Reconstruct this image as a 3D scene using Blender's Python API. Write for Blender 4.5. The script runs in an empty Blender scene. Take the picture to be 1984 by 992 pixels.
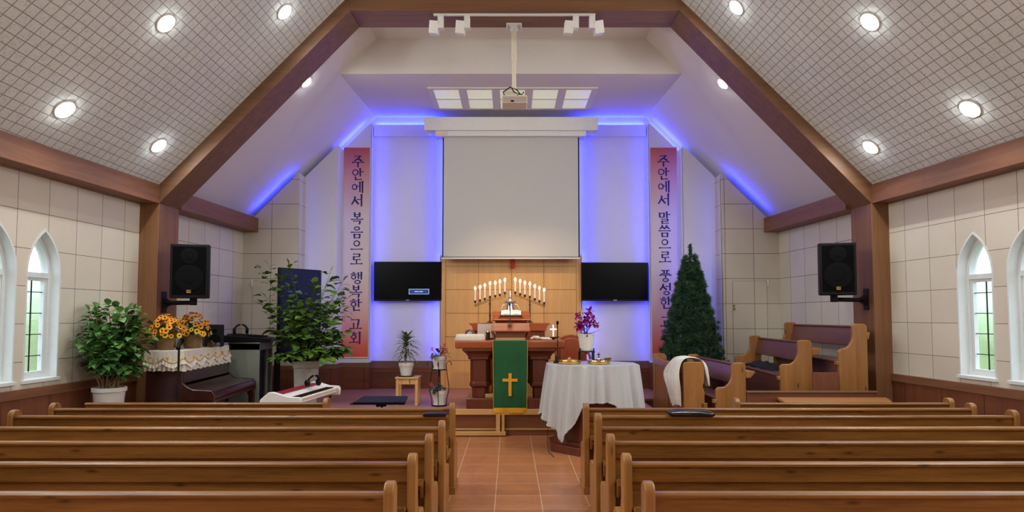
import bpy, bmesh, math, random
from math import sin, cos, tan, pi, radians, sqrt, atan2, hypot
from mathutils import Vector, Matrix, noise
from mathutils.geometry import tessellate_polygon

# ------------------------------------------------------------------ camera
SC = bpy.context.scene
COL = SC.collection
FOC, PITCH, VPX, HOR, EYE = 1221.0, radians(2.8), 988.0, 613.0, 1.6
PPY = HOR - FOC * tan(PITCH)
cam = bpy.data.cameras.new('camera'); cam_o = bpy.data.objects.new('camera', cam); COL.objects.link(cam_o)
cam.sensor_width = 36.0; cam.lens = 36.0 * FOC / 1984.0
cam.shift_x = (992 - VPX) / 1984.0; cam.shift_y = (PPY - 496) / 1984.0
cam.clip_start = 0.05; cam.clip_end = 200
cam_o.location = (0, 0, EYE); cam_o.rotation_euler = (pi / 2 + PITCH, 0, 0)
SC.camera = cam_o
SC.view_settings.view_transform = 'Standard'; SC.view_settings.look = 'None'
SC.view_settings.gamma = 1; SC.view_settings.use_curve_mapping = False
SC.view_settings.exposure = 0.0

# ------------------------------------------------------------------ light levels
P_NAVE, P_STAGE, P_TRACK, P_LED, P_PANEL = 16.5, 10.0, 15.0, 11.0, 8.0
LEDCOL = (0.015, 0.03, 1.0)
wd = bpy.data.worlds.new('daylight'); SC.world = wd; wd.use_nodes = True
nt = wd.node_tree; bg = nt.nodes['Background']
sky = nt.nodes.new('ShaderNodeTexSky'); sky.sky_type = 'HOSEK_WILKIE'; sky.turbidity = 6; sky.sun_direction = Vector((0.2, -0.4, 0.8)).normalized()
mixw = nt.nodes.new('ShaderNodeMixRGB'); mixw.inputs[0].default_value = 0.6; mixw.inputs[2].default_value = (0.75, 0.88, 1.0, 1)
nt.links.new(sky.outputs[0], mixw.inputs[1]); nt.links.new(mixw.outputs[0], bg.inputs[0])
bg.inputs[1].default_value = 4.5

def area(name, loc, size, power, col=(1, 1, 1), look=None, shape='DISK', sizey=None, spread=pi, parent=None):
    l = bpy.data.lights.new(name, 'AREA'); l.shape = shape; l.size = size
    if sizey is not None: l.size_y = sizey
    l.energy = power; l.color = col; l.spread = spread
    o = bpy.data.objects.new(name, l); COL.objects.link(o); o.location = loc
    if look is not None:
        d = Vector(look); up = 'Y'
        o.rotation_euler = d.to_track_quat('-Z', up).to_euler()
    if parent is not None:
        o.parent = parent; o.location = Vector(loc) - ORG[parent.name]
    return o

# ------------------------------------------------------------------ picture geometry -> world helpers
def ray(px, py):
    a = (px - VPX) / FOC; v = -(py - PPY) / FOC
    return Vector((a, cos(PITCH) - sin(PITCH) * v, sin(PITCH) + cos(PITCH) * v))
def W(px, py, Y):
    r = ray(px, py); return Vector((0, 0, EYE)) + r * (Y / r.y)
def Wz(px, py, Z):
    r = ray(px, py); return Vector((0, 0, EYE)) + r * ((Z - EYE) / r.z)
def Wp(px, py, p0, n):
    r = ray(px, py); c = Vector((0, 0, EYE)); n = Vector(n)
    return c + r * ((Vector(p0) - c).dot(n) / r.dot(n))

# ------------------------------------------------------------------ materials
def principled(name):
    m = bpy.data.materials.new(name); m.use_nodes = True
    return m, m.node_tree, m.node_tree.nodes['Principled BSDF']
def c4(c): return (c[0], c[1], c[2], 1)
def S(r, g, b):   # sRGB 0-255 -> linear
    f = lambda u: ((u / 255 + 0.055) / 1.055) ** 2.4 if u > 10 else u / 255 / 12.92
    return (f(r), f(g), f(b))
def plain(name, col, rough=0.5, metal=0.0, bump=0.0, bscale=60, vary=0.06, coat=0.0, trans=0.0, sheen=0.0, emit=None, estr=0.0, alpha=None, ior=1.45, spec=0.5):
    m, t, p = principled(name)
    tc = t.nodes.new('ShaderNodeTexCoord')
    n = t.nodes.new('ShaderNodeTexNoise'); n.inputs['Scale'].default_value = bscale * 0.25; n.inputs['Detail'].default_value = 4
    t.links.new(tc.outputs['Object'], n.inputs['Vector'])
    r = t.nodes.new('ShaderNodeValToRGB')
    r.color_ramp.elements[0].position = 0.3; r.color_ramp.elements[1].position = 0.7
    r.color_ramp.elements[0].color = c4([x * (1 - vary) for x in col]); r.color_ramp.elements[1].color = c4([min(1, x * (1 + vary)) for x in col])
    t.links.new(n.outputs['Fac'], r.inputs[0]); t.links.new(r.outputs[0], p.inputs['Base Color'])
    p.inputs['Roughness'].default_value = rough; p.inputs['Metallic'].default_value = metal
    p.inputs['Coat Weight'].default_value = coat; p.inputs['Transmission Weight'].default_value = trans; p.inputs['IOR'].default_value = ior
    p.inputs['Specular IOR Level'].default_value = spec
    if sheen: p.inputs['Sheen Weight'].default_value = sheen
    if bump:
        n2 = t.nodes.new('ShaderNodeTexNoise'); n2.inputs['Scale'].default_value = bscale; n2.inputs['Detail'].default_value = 3
        t.links.new(tc.outputs['Object'], n2.inputs['Vector'])
        b = t.nodes.new('ShaderNodeBump'); b.inputs['Strength'].default_value = bump; b.inputs['Distance'].default_value = 0.01
        t.links.new(n2.outputs['Fac'], b.inputs['Height']); t.links.new(b.outputs[0], p.inputs['Normal'])
    if emit:
        p.inputs['Emission Color'].default_value = c4(emit); p.inputs['Emission Strength'].default_value = estr
    return m
def wood(name, c1, c2, axis='X', rough=0.35, freq=9.0, knots=0.0, coat=0.15, stretch=14.0):
    m, t, p = principled(name)
    tc = t.nodes.new('ShaderNodeTexCoord'); mp = t.nodes.new('ShaderNodeMapping')
    s = [freq, freq, freq]; s['XYZ'.index(axis)] = freq / stretch
    mp.inputs['Scale'].default_value = s
    oi = t.nodes.new('ShaderNodeObjectInfo'); rm = t.nodes.new('ShaderNodeMath'); rm.operation = 'MULTIPLY'; rm.inputs[1].default_value = 13.0; t.links.new(oi.outputs['Random'], rm.inputs[0])
    va = t.nodes.new('ShaderNodeVectorMath'); va.operation = 'ADD'; t.links.new(tc.outputs['Object'], va.inputs[0]); t.links.new(rm.outputs[0], va.inputs[1])
    t.links.new(va.outputs[0], mp.inputs['Vector'])
    n = t.nodes.new('ShaderNodeTexNoise'); n.inputs['Scale'].default_value = 1.0; n.inputs['Detail'].default_value = 7; n.inputs['Roughness'].default_value = 0.6; n.inputs['Distortion'].default_value = 0.6
    t.links.new(mp.outputs[0], n.inputs['Vector'])
    n2 = t.nodes.new('ShaderNodeTexNoise'); n2.inputs['Scale'].default_value = 9.0; n2.inputs['Detail'].default_value = 3
    t.links.new(mp.outputs[0], n2.inputs['Vector'])
    mx = t.nodes.new('ShaderNodeMath'); mx.operation = 'MULTIPLY_ADD'; mx.inputs[1].default_value = 0.35
    t.links.new(n2.outputs['Fac'], mx.inputs[0]); t.links.new(n.outputs['Fac'], mx.inputs[2])
    r = t.nodes.new('ShaderNodeValToRGB'); e = r.color_ramp.elements
    e[0].position = 0.42; e[1].position = 0.9; e[0].color = c4(c1); e[1].color = c4(c2)
    t.links.new(mx.outputs[0], r.inputs[0])
    out = r.outputs[0]
    if knots:
        sp = t.nodes.new('ShaderNodeSeparateXYZ'); cb = t.nodes.new('ShaderNodeCombineXYZ'); t.links.new(va.outputs[0], sp.inputs[0])
        sm_ = t.nodes.new('ShaderNodeMath'); sm_.operation = 'ADD'; t.links.new(sp.outputs[0], sm_.inputs[0]); t.links.new(sp.outputs[1], sm_.inputs[1])
        t.links.new(sp.outputs[0] if axis == 'X' else sm_.outputs[0], cb.inputs[0]); t.links.new(sp.outputs[2], cb.inputs[1])
        mp2 = t.nodes.new('ShaderNodeMapping'); mp2.inputs['Scale'].default_value = ([1.35, 4.6, 1] if axis == 'X' else [4.6, 1.35, 1])
        t.links.new(cb.outputs[0], mp2.inputs['Vector'])
        vo = t.nodes.new('ShaderNodeTexVoronoi'); vo.voronoi_dimensions = '2D'; vo.inputs['Scale'].default_value = 1.0
        t.links.new(mp2.outputs[0], vo.inputs['Vector'])
        kr = t.nodes.new('ShaderNodeValToRGB'); kr.color_ramp.elements[0].position = 0.015; kr.color_ramp.elements[1].position = 0.065
        kr.color_ramp.elements[0].color = (knots, knots, knots, 1); kr.color_ramp.elements[1].color = (0, 0, 0, 1)
        t.links.new(vo.outputs['Distance'], kr.inputs[0])
        mk = t.nodes.new('ShaderNodeMixRGB'); mk.inputs[2].default_value = c4([x * 0.25 for x in c1])
        t.links.new(kr.outputs[0], mk.inputs[0]); t.links.new(out, mk.inputs[1]); out = mk.outputs[0]
    t.links.new(out, p.inputs['Base Color'])
    b = t.nodes.new('ShaderNodeBump'); b.inputs['Strength'].default_value = 0.08; b.inputs['Distance'].default_value = 0.01
    t.links.new(mx.outputs[0], b.inputs['Height']); t.links.new(b.outputs[0], p.inputs['Normal'])
    p.inputs['Roughness'].default_value = rough; p.inputs['Coat Weight'].default_value = coat; p.inputs['Coat Roughness'].default_value = 0.3
    return m
def gridmat(name, c1, c2, cm, w, h, ox=0.0, oy=0.0, mortar=0.003, rough=0.8, bump=0.4, grain=300, gbump=0.1, offset=0.0, pits=0.0, msmooth=0.1, coat=0.0, blotch=1.2):
    m, t, p = principled(name)
    tc = t.nodes.new('ShaderNodeTexCoord'); mp = t.nodes.new('ShaderNodeMapping')
    mp.inputs['Location'].default_value = (-ox + 50 * w, -oy + 50 * h, 0)
    t.links.new(tc.outputs['UV'], mp.inputs['Vector'])
    br = t.nodes.new('ShaderNodeTexBrick'); br.offset = offset; br.squash = 1.0; br.offset_frequency = 2
    br.inputs['Scale'].default_value = 1.0; br.inputs['Brick Width'].default_value = w; br.inputs['Row Height'].default_value = h
    br.inputs['Mortar Size'].default_value = mortar; br.inputs['Mortar Smooth'].default_value = msmooth
    br.inputs['Color1'].default_value = c4(c1); br.inputs['Color2'].default_value = c4(c2); br.inputs['Mortar'].default_value = c4(cm)
    t.links.new(mp.outputs[0], br.inputs['Vector'])
    nz = t.nodes.new('ShaderNodeTexNoise'); nz.inputs['Scale'].default_value = blotch; nz.inputs['Detail'].default_value = 5
    t.links.new(tc.outputs['Object'], nz.inputs['Vector'])
    rr = t.nodes.new('ShaderNodeMapRange'); rr.inputs[1].default_value = 0.3; rr.inputs[2].default_value = 0.7; rr.inputs[3].default_value = 0.93; rr.inputs[4].default_value = 1.05
    t.links.new(nz.outputs['Fac'], rr.inputs[0])
    mul = t.nodes.new('ShaderNodeMixRGB'); mul.blend_type = 'MULTIPLY'; mul.inputs[0].default_value = 1
    t.links.new(br.outputs['Color'], mul.inputs[1]); t.links.new(rr.outputs[0], mul.inputs[2])
    col = mul.outputs[0]
    g = t.nodes.new('ShaderNodeTexNoise'); g.inputs['Scale'].default_value = grain; g.inputs['Detail'].default_value = 2
    t.links.new(tc.outputs['Object'], g.inputs['Vector'])
    inv = t.nodes.new('ShaderNodeMath'); inv.operation = 'MULTIPLY_ADD'; inv.inputs[1].default_value = -1.0
    t.links.new(br.outputs['Fac'], inv.inputs[0])
    gm = t.nodes.new('ShaderNodeMath'); gm.operation = 'MULTIPLY'; gm.inputs[1].default_value = gbump
    t.links.new(g.outputs['Fac'], gm.inputs[0]); t.links.new(gm.outputs[0], inv.inputs[2])
    hgt = inv.outputs[0]
    if pits:
        v = t.nodes.new('ShaderNodeTexNoise'); v.inputs['Scale'].default_value = 45; v.inputs['Detail'].default_value = 4; v.inputs['Distortion'].default_value = 2.0
        t.links.new(tc.outputs['Object'], v.inputs['Vector'])
        pr = t.nodes.new('ShaderNodeValToRGB'); pr.color_ramp.elements[0].position = 0.36; pr.color_ramp.elements[1].position = 0.43
        t.links.new(v.outputs['Fac'], pr.inputs[0])
        pm = t.nodes.new('ShaderNodeMixRGB'); pm.blend_type = 'MULTIPLY'; pm.inputs[0].default_value = pits
        t.links.new(col, pm.inputs[1]); t.links.new(pr.outputs[0], pm.inputs[2]); col = pm.outputs[0]
    b = t.nodes.new('ShaderNodeBump'); b.inputs['Strength'].default_value = bump; b.inputs['Distance'].default_value = 0.004
    t.links.new(hgt, b.inputs['Height']); t.links.new(b.outputs[0], p.inputs['Normal'])
    t.links.new(col, p.inputs['Base Color']); p.inputs['Roughness'].default_value = rough; p.inputs['Coat Weight'].default_value = coat
    return m

M = {}
M['tile_near'] = gridmat('beige wall board', S(222, 213, 193), S(216, 206, 186), S(84, 74, 62), 0.372, 0.357, ox=6.19, oy=1.53, mortar=0.0026)
M['tile_far'] = gridmat('beige stage wall board', S(218, 210, 190), S(212, 203, 184), S(84, 74, 62), 0.41, 0.405, ox=8.62, oy=1.806, mortar=0.0032)
M['tile_back'] = gridmat('beige back wall board', S(212, 203, 184), S(206, 196, 178), S(84, 74, 60), 0.46, 0.405, ox=-3.87, oy=1.806, mortar=0.0034)
M['white_wall'] = plain('white stipple paint', S(222, 220, 214), 0.85, bump=0.12, bscale=160, vary=0.015)
M['stage_ceiling'] = plain('off white ceiling paper', S(225, 218, 210), 0.85, bump=0.1, bscale=200, vary=0.015)
M['ceiling'] = gridmat('gypsum ceiling tile', S(225, 228, 222), S(220, 223, 217), S(152, 152, 146), 0.1, 0.096, mortar=0.0042, bump=0.9, grain=70, gbump=0.5, pits=0.35, msmooth=0.3)
M['floor'] = gridmat('terracotta floor tile', S(188, 122, 76), S(178, 112, 68), S(222, 180, 146), 0.4, 0.4, ox=-0.128, oy=8.52, mortar=0.004, rough=0.35, bump=0.15, grain=20, gbump=0.1, blotch=6, coat=0.1)
M['stage_floor'] = gridmat('stage floor lino', S(168, 112, 96), S(160, 106, 92), S(140, 92, 80), 1.2, 0.6, mortar=0.001, rough=0.45, bump=0.05, grain=30, gbump=0.1, blotch=5)
M['beamX'] = wood('beam veneer along x', S(104, 70, 44), S(130, 90, 58), 'X', 0.55, freq=14, coat=0.0, stretch=25)
M['beamY'] = wood('beam veneer along y', S(112, 70, 46), S(138, 92, 62), 'Y', 0.55, freq=14, coat=0.0, stretch=25)
M['beamZ'] = wood('beam veneer upright', S(114, 74, 44), S(140, 96, 58), 'Z', 0.55, freq=14, coat=0.0, stretch=25)
M['dado'] = wood('dado panel', S(104, 56, 34), S(130, 74, 44), 'Z', 0.5, freq=12, coat=0.05)
M['dadoX'] = wood('dado cap', S(100, 54, 34), S(124, 70, 44), 'X', 0.5, freq=12, coat=0.05)
M['pew'] = wood('pew oak', S(98, 58, 20), S(168, 116, 56), 'X', 0.32, freq=11, knots=0.75, coat=0.25, stretch=16)
M['pewZ'] = wood('pew oak upright', S(126, 80, 34), S(176, 122, 62), 'Z', 0.32, freq=8, knots=0.6, coat=0.25, stretch=16)
M['choirZ'] = wood('choir pew oak upright', S(136, 88, 42), S(176, 122, 66), 'Z', 0.35, freq=9, knots=0.9, coat=0.2)
M['choirY'] = wood('choir pew dark board', S(96, 58, 50), S(126, 80, 68), 'Y', 0.38, freq=9, coat=0.2)
M['maple'] = wood('pale maple veneer', S(206, 154, 92), S(222, 174, 112), 'Z', 0.45, freq=10, coat=0.1, stretch=20)
M['altar'] = wood('red cherry wood', S(122, 50, 20), S(160, 76, 34), 'Z', 0.25, freq=8, coat=0.4)
M['altarX'] = wood('red cherry wood across', S(128, 54, 20), S(168, 82, 36), 'X', 0.22, freq=8, coat=0.4)
M['altar_dark'] = wood('dark cherry wood', S(84, 36, 20), S(110, 52, 30), 'Z', 0.3, freq=8, coat=0.3)
M['riser'] = wood('stage riser dark panel', S(110, 62, 34), S(132, 80, 46), 'X', 0.4, freq=10)
M['nosing'] = wood('pale oak nosing', S(196, 146, 82), S(220, 174, 110), 'X', 0.35, freq=8, coat=0.2)
M['pine'] = wood('knotty pine', S(190, 140, 80), S(224, 180, 118), 'Z', 0.45, freq=14, knots=0.9)
M['piano'] = wood('piano mahogany', S(44, 16, 14), S(64, 26, 22), 'Y', 0.15, freq=8, coat=0.8)
M['desk'] = wood('desk laminate', S(156, 104, 56), S(184, 130, 78), 'X', 0.35, freq=9)
M['black'] = plain('black plastic', S(12, 12, 13), 0.5, bump=0.1, bscale=300, spec=0.25)
M['grille'] = plain('speaker grille cloth', S(11, 11, 12), 0.9, bump=0.3, bscale=500, spec=0.08)
M['cone'] = plain('speaker cone', S(16, 16, 17), 0.8, spec=0.1)
M['screen'] = plain('switched off tv glass', S(4, 4, 6), 0.25, vary=0.0, spec=0.12)
M['blue_reflection'] = plain('display with painted blue reflection', S(24, 36, 74), 0.25, vary=0.05)  # blue-grey reflection put into the screen's base colour
M['white'] = plain('white plastic', S(232, 230, 224), 0.4, vary=0.02)
M['frame'] = plain('white window vinyl', S(228, 232, 230), 0.4, vary=0.02)
M['cream'] = plain('cream plastic', S(226, 214, 190), 0.45, vary=0.02)
M['projscreen'] = plain('projection fabric', S(206, 203, 196), 0.9, bump=0.03, bscale=400, vary=0.012)
M['gold'] = plain('polished brass', (0.85, 0.6, 0.2), 0.18, metal=1.0, vary=0.02)
M['brass_dark'] = plain('aged bronze', (0.16, 0.11, 0.06), 0.35, metal=1.0)
M['iron'] = plain('black iron', S(22, 20, 20), 0.5, metal=0.4)
M['steel'] = plain('brushed steel', (0.6, 0.6, 0.6), 0.3, metal=1.0)
M['candle'] = plain('ivory candle', S(238, 226, 205), 0.5, vary=0.02)
M['flame'] = plain('candle bulb', (1, 0.8, 0.55), 0.4, emit=(1.0, 0.78, 0.5), estr=9)
M['green_cloth'] = plain('green satin cloth', S(8, 84, 40), 0.45, bump=0.06, bscale=300, vary=0.1, sheen=0.3)
M['gold_cloth'] = plain('gold thread', S(226, 160, 24), 0.5, bump=0.2, bscale=300)
M['satin'] = plain('white satin cloth', S(196, 197, 195), 0.3, bump=0.03, bscale=120, vary=0.03)
M['lace'] = plain('cream lace cloth', S(226, 218, 200), 0.85, bump=0.6, bscale=170, vary=0.12)
M['linen'] = plain('white linen', S(232, 226, 214), 0.85, bump=0.2, bscale=90)
M['pot_white'] = plain('white glazed pot', S(224, 222, 214), 0.35, vary=0.03)
M['pot_grey'] = plain('grey stone planter', S(150, 150, 142), 0.7, bump=0.2, bscale=50, vary=0.1)
M['soil'] = plain('potting soil', S(46, 34, 24), 0.95, bump=0.6, bscale=90, vary=0.3)
M['bark'] = plain('tan stem bark', S(134, 108, 74), 0.8, bump=0.3, bscale=80, vary=0.2)
M['twig'] = plain('green stem', S(74, 96, 44), 0.6, vary=0.2)
def leafmat(name, a, b, rough=0.4, sc=9):
    m = plain(name, [(x + y) / 2 for x, y in zip(a, b)], rough, vary=0.0)
    t = m.node_tree; r = [n for n in t.nodes if n.type == 'VALTORGB'][0]
    r.color_ramp.elements[0].color = c4(a); r.color_ramp.elements[1].color = c4(b)
    [n for n in t.nodes if n.type == 'TEX_NOISE'][0].inputs['Scale'].default_value = sc
    return m
M['leaf_a'] = leafmat('deep green leaves', S(42, 92, 36), S(104, 150, 74))
M['leaf_b'] = leafmat('bright green leaves', S(44, 80, 26), S(118, 152, 58))
M['leaf_c'] = leafmat('dracaena leaves', S(48, 74, 44), S(132, 148, 84), sc=30)
M['leaf_d'] = leafmat('dark glossy leaves', S(24, 48, 28), S(64, 88, 48), 0.3)
M['needle'] = leafmat('pine needles', S(26, 62, 40), S(84, 122, 84), 0.6)
M['outleaf'] = leafmat('tree leaves with daylight in colour', S(186, 212, 150), S(226, 236, 196), 0.6, 3)  # outdoor brightness put into the pale leaf colours
M['petal_orange'] = leafmat('orange petals', S(236, 130, 10), S(250, 178, 20), 0.6, 12)
M['petal_yellow'] = leafmat('yellow petals', S(240, 180, 20), S(252, 214, 50), 0.6, 12)
M['flower_eye'] = plain('dark flower centre', S(44, 26, 14), 0.9)
M['orchid'] = leafmat('magenta orchid petals', S(128, 16, 110), S(190, 40, 150), 0.5, 30)
M['orchid_pale'] = plain('pale yellow petals', S(232, 220, 150), 0.6)
M['coral'] = plain('coral flower', S(226, 96, 74), 0.5, vary=0.15)
M['rattan'] = gridmat('woven rattan', S(176, 138, 84), S(148, 112, 64), S(84, 60, 32), 0.022, 0.012, mortar=0.0016, rough=0.7, bump=1.0, offset=0.5, grain=80, gbump=0.2)
M['cabinet'] = plain('grey green laminate', S(138, 144, 132), 0.6, vary=0.05, bscale=12)
M['rackdark'] = plain('rack unit face', S(26, 28, 44), 0.4)
M['red_key'] = plain('crimson keyboard shell', S(148, 26, 46), 0.4)
M['redcross'] = plain('red acrylic', S(190, 40, 26), 0.35)
M['leather'] = plain('black leather cover', S(20, 20, 20), 0.45, bump=0.3, bscale=200)
M['paper'] = plain('page edges', S(214, 204, 182), 0.8)
M['lampglow'] = plain('downlight diffuser', (1, 1, 1), 0.5, emit=(0.92, 1.0, 1.0), estr=60, vary=0)
M['panelglow'] = plain('frosted light pane', (0.85, 0.87, 0.78), 0.25, emit=(0.95, 0.97, 0.62), estr=0.30, vary=0.05, bump=0.3, bscale=80)
M['msg_blue'] = plain('tv message box', S(20, 50, 110), 0.4, emit=S(24, 54, 120), estr=0.8, vary=0)
M['msg_white'] = plain('tv message outline', S(200, 210, 230), 0.4, emit=S(190, 205, 235), estr=0.8, vary=0)
M['navy_ink'] = plain('navy lettering', S(46, 26, 104), 0.7, vary=0.02)
M['obscure'] = plain('obscure window glass', (0.93, 0.97, 0.97), 0.3, trans=1.0, bump=0.5, bscale=60, vary=0.0, ior=1.12)
M['clear'] = plain('clear glass', (0.97, 0.98, 1.0), 0.03, trans=1.0, vary=0.0)
M['mark_white'] = plain('etched white mark with added glow', S(240, 242, 250), 0.6, vary=0, emit=(0.9, 0.92, 1), estr=0.5)  # emission adds a glow to the etching, which is no lamp
M['amber'] = plain('amber glass figure', S(90, 56, 20), 0.15, coat=0.5)
M['blueglass'] = plain('blue grey glass ball', S(120, 132, 150), 0.08, metal=0.5)
M['smoked'] = plain('smoked acrylic board', S(176, 160, 150), 0.3, vary=0.03)
M['grass'] = plain('lawn', S(90, 130, 60), 0.9, bump=0.5, vary=0.3)
M['purple_cloth'] = plain('dark trousers cloth', S(30, 28, 32), 0.9)

def bannermat():
    m, t, p = principled('printed banner')
    tc = t.nodes.new('ShaderNodeTexCoord'); sx = t.nodes.new('ShaderNodeSeparateXYZ'); t.links.new(tc.outputs['UV'], sx.inputs[0])
    r = t.nodes.new('ShaderNodeValToRGB'); e = r.color_ramp.elements
    stops = [(0.0, S(222, 84, 56)), (0.06, S(224, 112, 82)), (0.2, S(222, 176, 158)), (0.4, S(222, 206, 198)), (0.66, S(220, 204, 198)), (0.85, S(214, 160, 152)), (1.0, S(196, 84, 80))]
    e[0].position = 0; e[0].color = c4(stops[0][1]); e[1].position = 1; e[1].color = c4(stops[-1][1])
    for q, c in stops[1:-1]:
        k = e.new(q); k.color = c4(c)
    t.links.new(sx.outputs[1], r.inputs[0]); t.links.new(r.outputs[0], p.inputs['Base Color']); p.inputs['Roughness'].default_value = 0.7
    return m
M['banner'] = bannermat()

# ------------------------------------------------------------------ mesh builder
ORG = {}
class MB:
    def __init__(s): s.V = []; s.F = []; s.UV = None; s.X = Matrix.Identity(4)
    def v(s, p): s.V.append(s.X @ Vector(p)); return len(s.V) - 1
    def box(s, x0, x1, y0, y1, z0, z1):
        i = [s.v(p) for p in ((x0, y0, z0), (x1, y0, z0), (x1, y1, z0), (x0, y1, z0), (x0, y0, z1), (x1, y0, z1), (x1, y1, z1), (x0, y1, z1))]
        for f in ((0, 3, 2, 1), (4, 5, 6, 7), (0, 1, 5, 4), (1, 2, 6, 5), (2, 3, 7, 6), (3, 0, 4, 7)): s.F.append([i[k] for k in f])
        return s
    def prism(s, poly, axis, a0, a1):
        def P(q, a):
            return {'X': (a, q[0], q[1]), 'Y': (q[0], a, q[1]), 'Z': (q[0], q[1], a)}[axis]
        n = len(poly); A = [s.v(P(q, a0)) for q in poly]; B = [s.v(P(q, a1)) for q in poly]
        s.F.append(A[::-1]); s.F.append(B)
        for k in range(n): s.F.append([A[k], A[(k + 1) % n], B[(k + 1) % n], B[k]])
        return s
    def hull(s, A, B):   # loft between two point loops with caps
        n = len(A); a = [s.v(q) for q in A]; b = [s.v(q) for q in B]
        s.F.append(a[::-1]); s.F.append(b)
        for k in range(n): s.F.append([a[k], a[(k + 1) % n], b[(k + 1) % n], b[k]])
        return s
    def poly(s, pts): s.F.append([s.v(p) for p in pts]); return s
    def tube(s, pts, r, n=8, caps=True, flat=1.0):
        pts = [Vector(p) for p in pts]; R = r if isinstance(r, (list, tuple)) else [r] * len(pts); rings = []
        ref = None
        for k, p in enumerate(pts):
            d = (pts[min(k + 1, len(pts) - 1)] - pts[max(k - 1, 0)])
            if d.length < 1e-9: d = Vector((0, 0, 1))
            d.normalize()
            if ref is None: ref = Vector((1, 0, 0)) if abs(d.x) < 0.8 else Vector((0, 1, 0))
            a = d.cross(ref); a.normalize(); b = d.cross(a); b.normalize(); ref = -b if False else ref
            rings.append([s.v(p + a * (cos(2 * pi * j / n) * R[k]) + b * (sin(2 * pi * j / n) * R[k] * flat)) for j in range(n)])
        for k in range(len(rings) - 1):
            for j in range(n): s.F.append([rings[k][j], rings[k][(j + 1) % n], rings[k + 1][(j + 1) % n], rings[k + 1][j]])
        if caps: s.F.append(rings[0][::-1]); s.F.append(rings[-1])
        return s
    def lathe(s, prof, c=(0, 0, 0), n=24, axis=None, sq=None):
        c = Vector(c); rings = []
        for r, z in prof:
            rings.append([s.v(c + Vector((cos(2 * pi * j / n) * r, sin(2 * pi * j / n) * r, z))) for j in range(n)])
        for k in range(len(rings) - 1):
            for j in range(n): s.F.append([rings[k][j], rings[k][(j + 1) % n], rings[k + 1][(j + 1) % n], rings[k + 1][j]])
        if prof[0][0] > 1e-6: s.F.append(rings[0][::-1])
        if prof[-1][0] > 1e-6: s.F.append(rings[-1])
        return s
    def ball(s, c, r, n=10, sz=1.0):
        m = max(4, n // 2 + 1)
        return s.lathe([(max(1e-4, r * sin(pi * k / m)), -r * sz * cos(pi * k / m)) for k in range(m + 1)], c, n)
    def leaf(s, base, d, L, w, droop=0.25, fold=0.15, shape=(0.0, 0.75, 1.0, 0.7, 0.0), roll=0.0):
        d = Vector(d); d.normalize(); up = Vector((0, 0, 1))
        side = d.cross(up)
        if side.length < 1e-3: side = Vector((1, 0, 0))
        side.normalize(); nrm = side.cross(d); nrm.normalize()
        if roll: q = Matrix.Rotation(roll, 3, d); side = q @ side; nrm = q @ nrm
        b = Vector(base); n = len(shape); mid = []; lf = []; rt = []
        for k, q in enumerate(shape):
            t = k / (n - 1); p = b + d * (L * t) - up * (L * droop * t * t)
            mid.append(s.v(p))
            if 0 < k < n - 1 or q > 0:
                lf.append(s.v(p + side * (w * q) + nrm * (w * fold * q))); rt.append(s.v(p - side * (w * q) + nrm * (w * fold * q)))
            else: lf.append(mid[-1]); rt.append(mid[-1])
        for k in range(n - 1):
            for e, sg in ((lf, 1), (rt, -1)):
                f = [mid[k], e[k], e[k + 1], mid[k + 1]]; g = []
                for q in f:
                    if q not in g: g.append(q)
                if sg < 0: g = g[::-1]
                if len(g) > 2: s.F.append(g)
        return s
    def build(s, name, mat, parent=None, bevel=0.0, smooth=True, recalc=True, uv=None, ang=35, seg=2):
        me = bpy.data.meshes.new(name)
        V = s.V
        if parent is not None: org = ORG[parent.name]
        else:
            xs = [p.x for p in V]; ys = [p.y for p in V]; zs = [p.z for p in V]
            org = Vector(((min(xs) + max(xs)) / 2, (min(ys) + max(ys)) / 2, min(zs)))
        me.from_pydata([tuple(p - org) for p in V], [], s.F)
        if recalc:
            bm = bmesh.new(); bm.from_mesh(me); bmesh.ops.recalc_face_normals(bm, faces=bm.faces); bm.to_mesh(me); bm.free()
        if uv is not None:
            ul = me.uv_layers.new(name='UVMap')
            for l in me.loops: ul.data[l.index].uv = uv(me.vertices[l.vertex_index].co + org)
        if smooth:
            me.shade_smooth(); me.set_sharp_from_angle(angle=radians(ang))
        me.materials.append(mat); me.update()
        o = bpy.data.objects.new(name, me); COL.objects.link(o); ORG[o.name] = org
        if parent is not None: o.parent = parent
        else: o.location = org
        if bevel:
            b = o.modifiers.new('bevel', 'BEVEL'); b.width = bevel; b.segments = seg; b.limit_method = 'ANGLE'; b.angle_limit = radians(35); b.harden_normals = False
        return o
def tag(o, label=None, cat=None, group=None, kind=None):
    if label: o['label'] = label
    if cat: o['category'] = cat
    if group: o['group'] = group
    if kind: o['kind'] = kind
    return o
def thing(name, label, cat, loc, group=None):
    o = bpy.data.objects.new(name, None); COL.objects.link(o); o.location = loc; o.empty_display_size = 0.1
    ORG[o.name] = Vector(loc); return tag(o, label, cat, group)
def struct(o): o['kind'] = 'structure'; return o
def part(name, mb, mat, parent, **k): return mb.build(name, mat, parent, **k)
def B(x0, x1, y0, y1, z0, z1): return MB().box(x0, x1, y0, y1, z0, z1)
def place(loc, rz=0, rx=0, ry=0):
    return Matrix.Translation(Vector(loc)) @ Matrix.Rotation(rz, 4, 'Z') @ Matrix.Rotation(ry, 4, 'Y') @ Matrix.Rotation(rx, 4, 'X')

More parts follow.
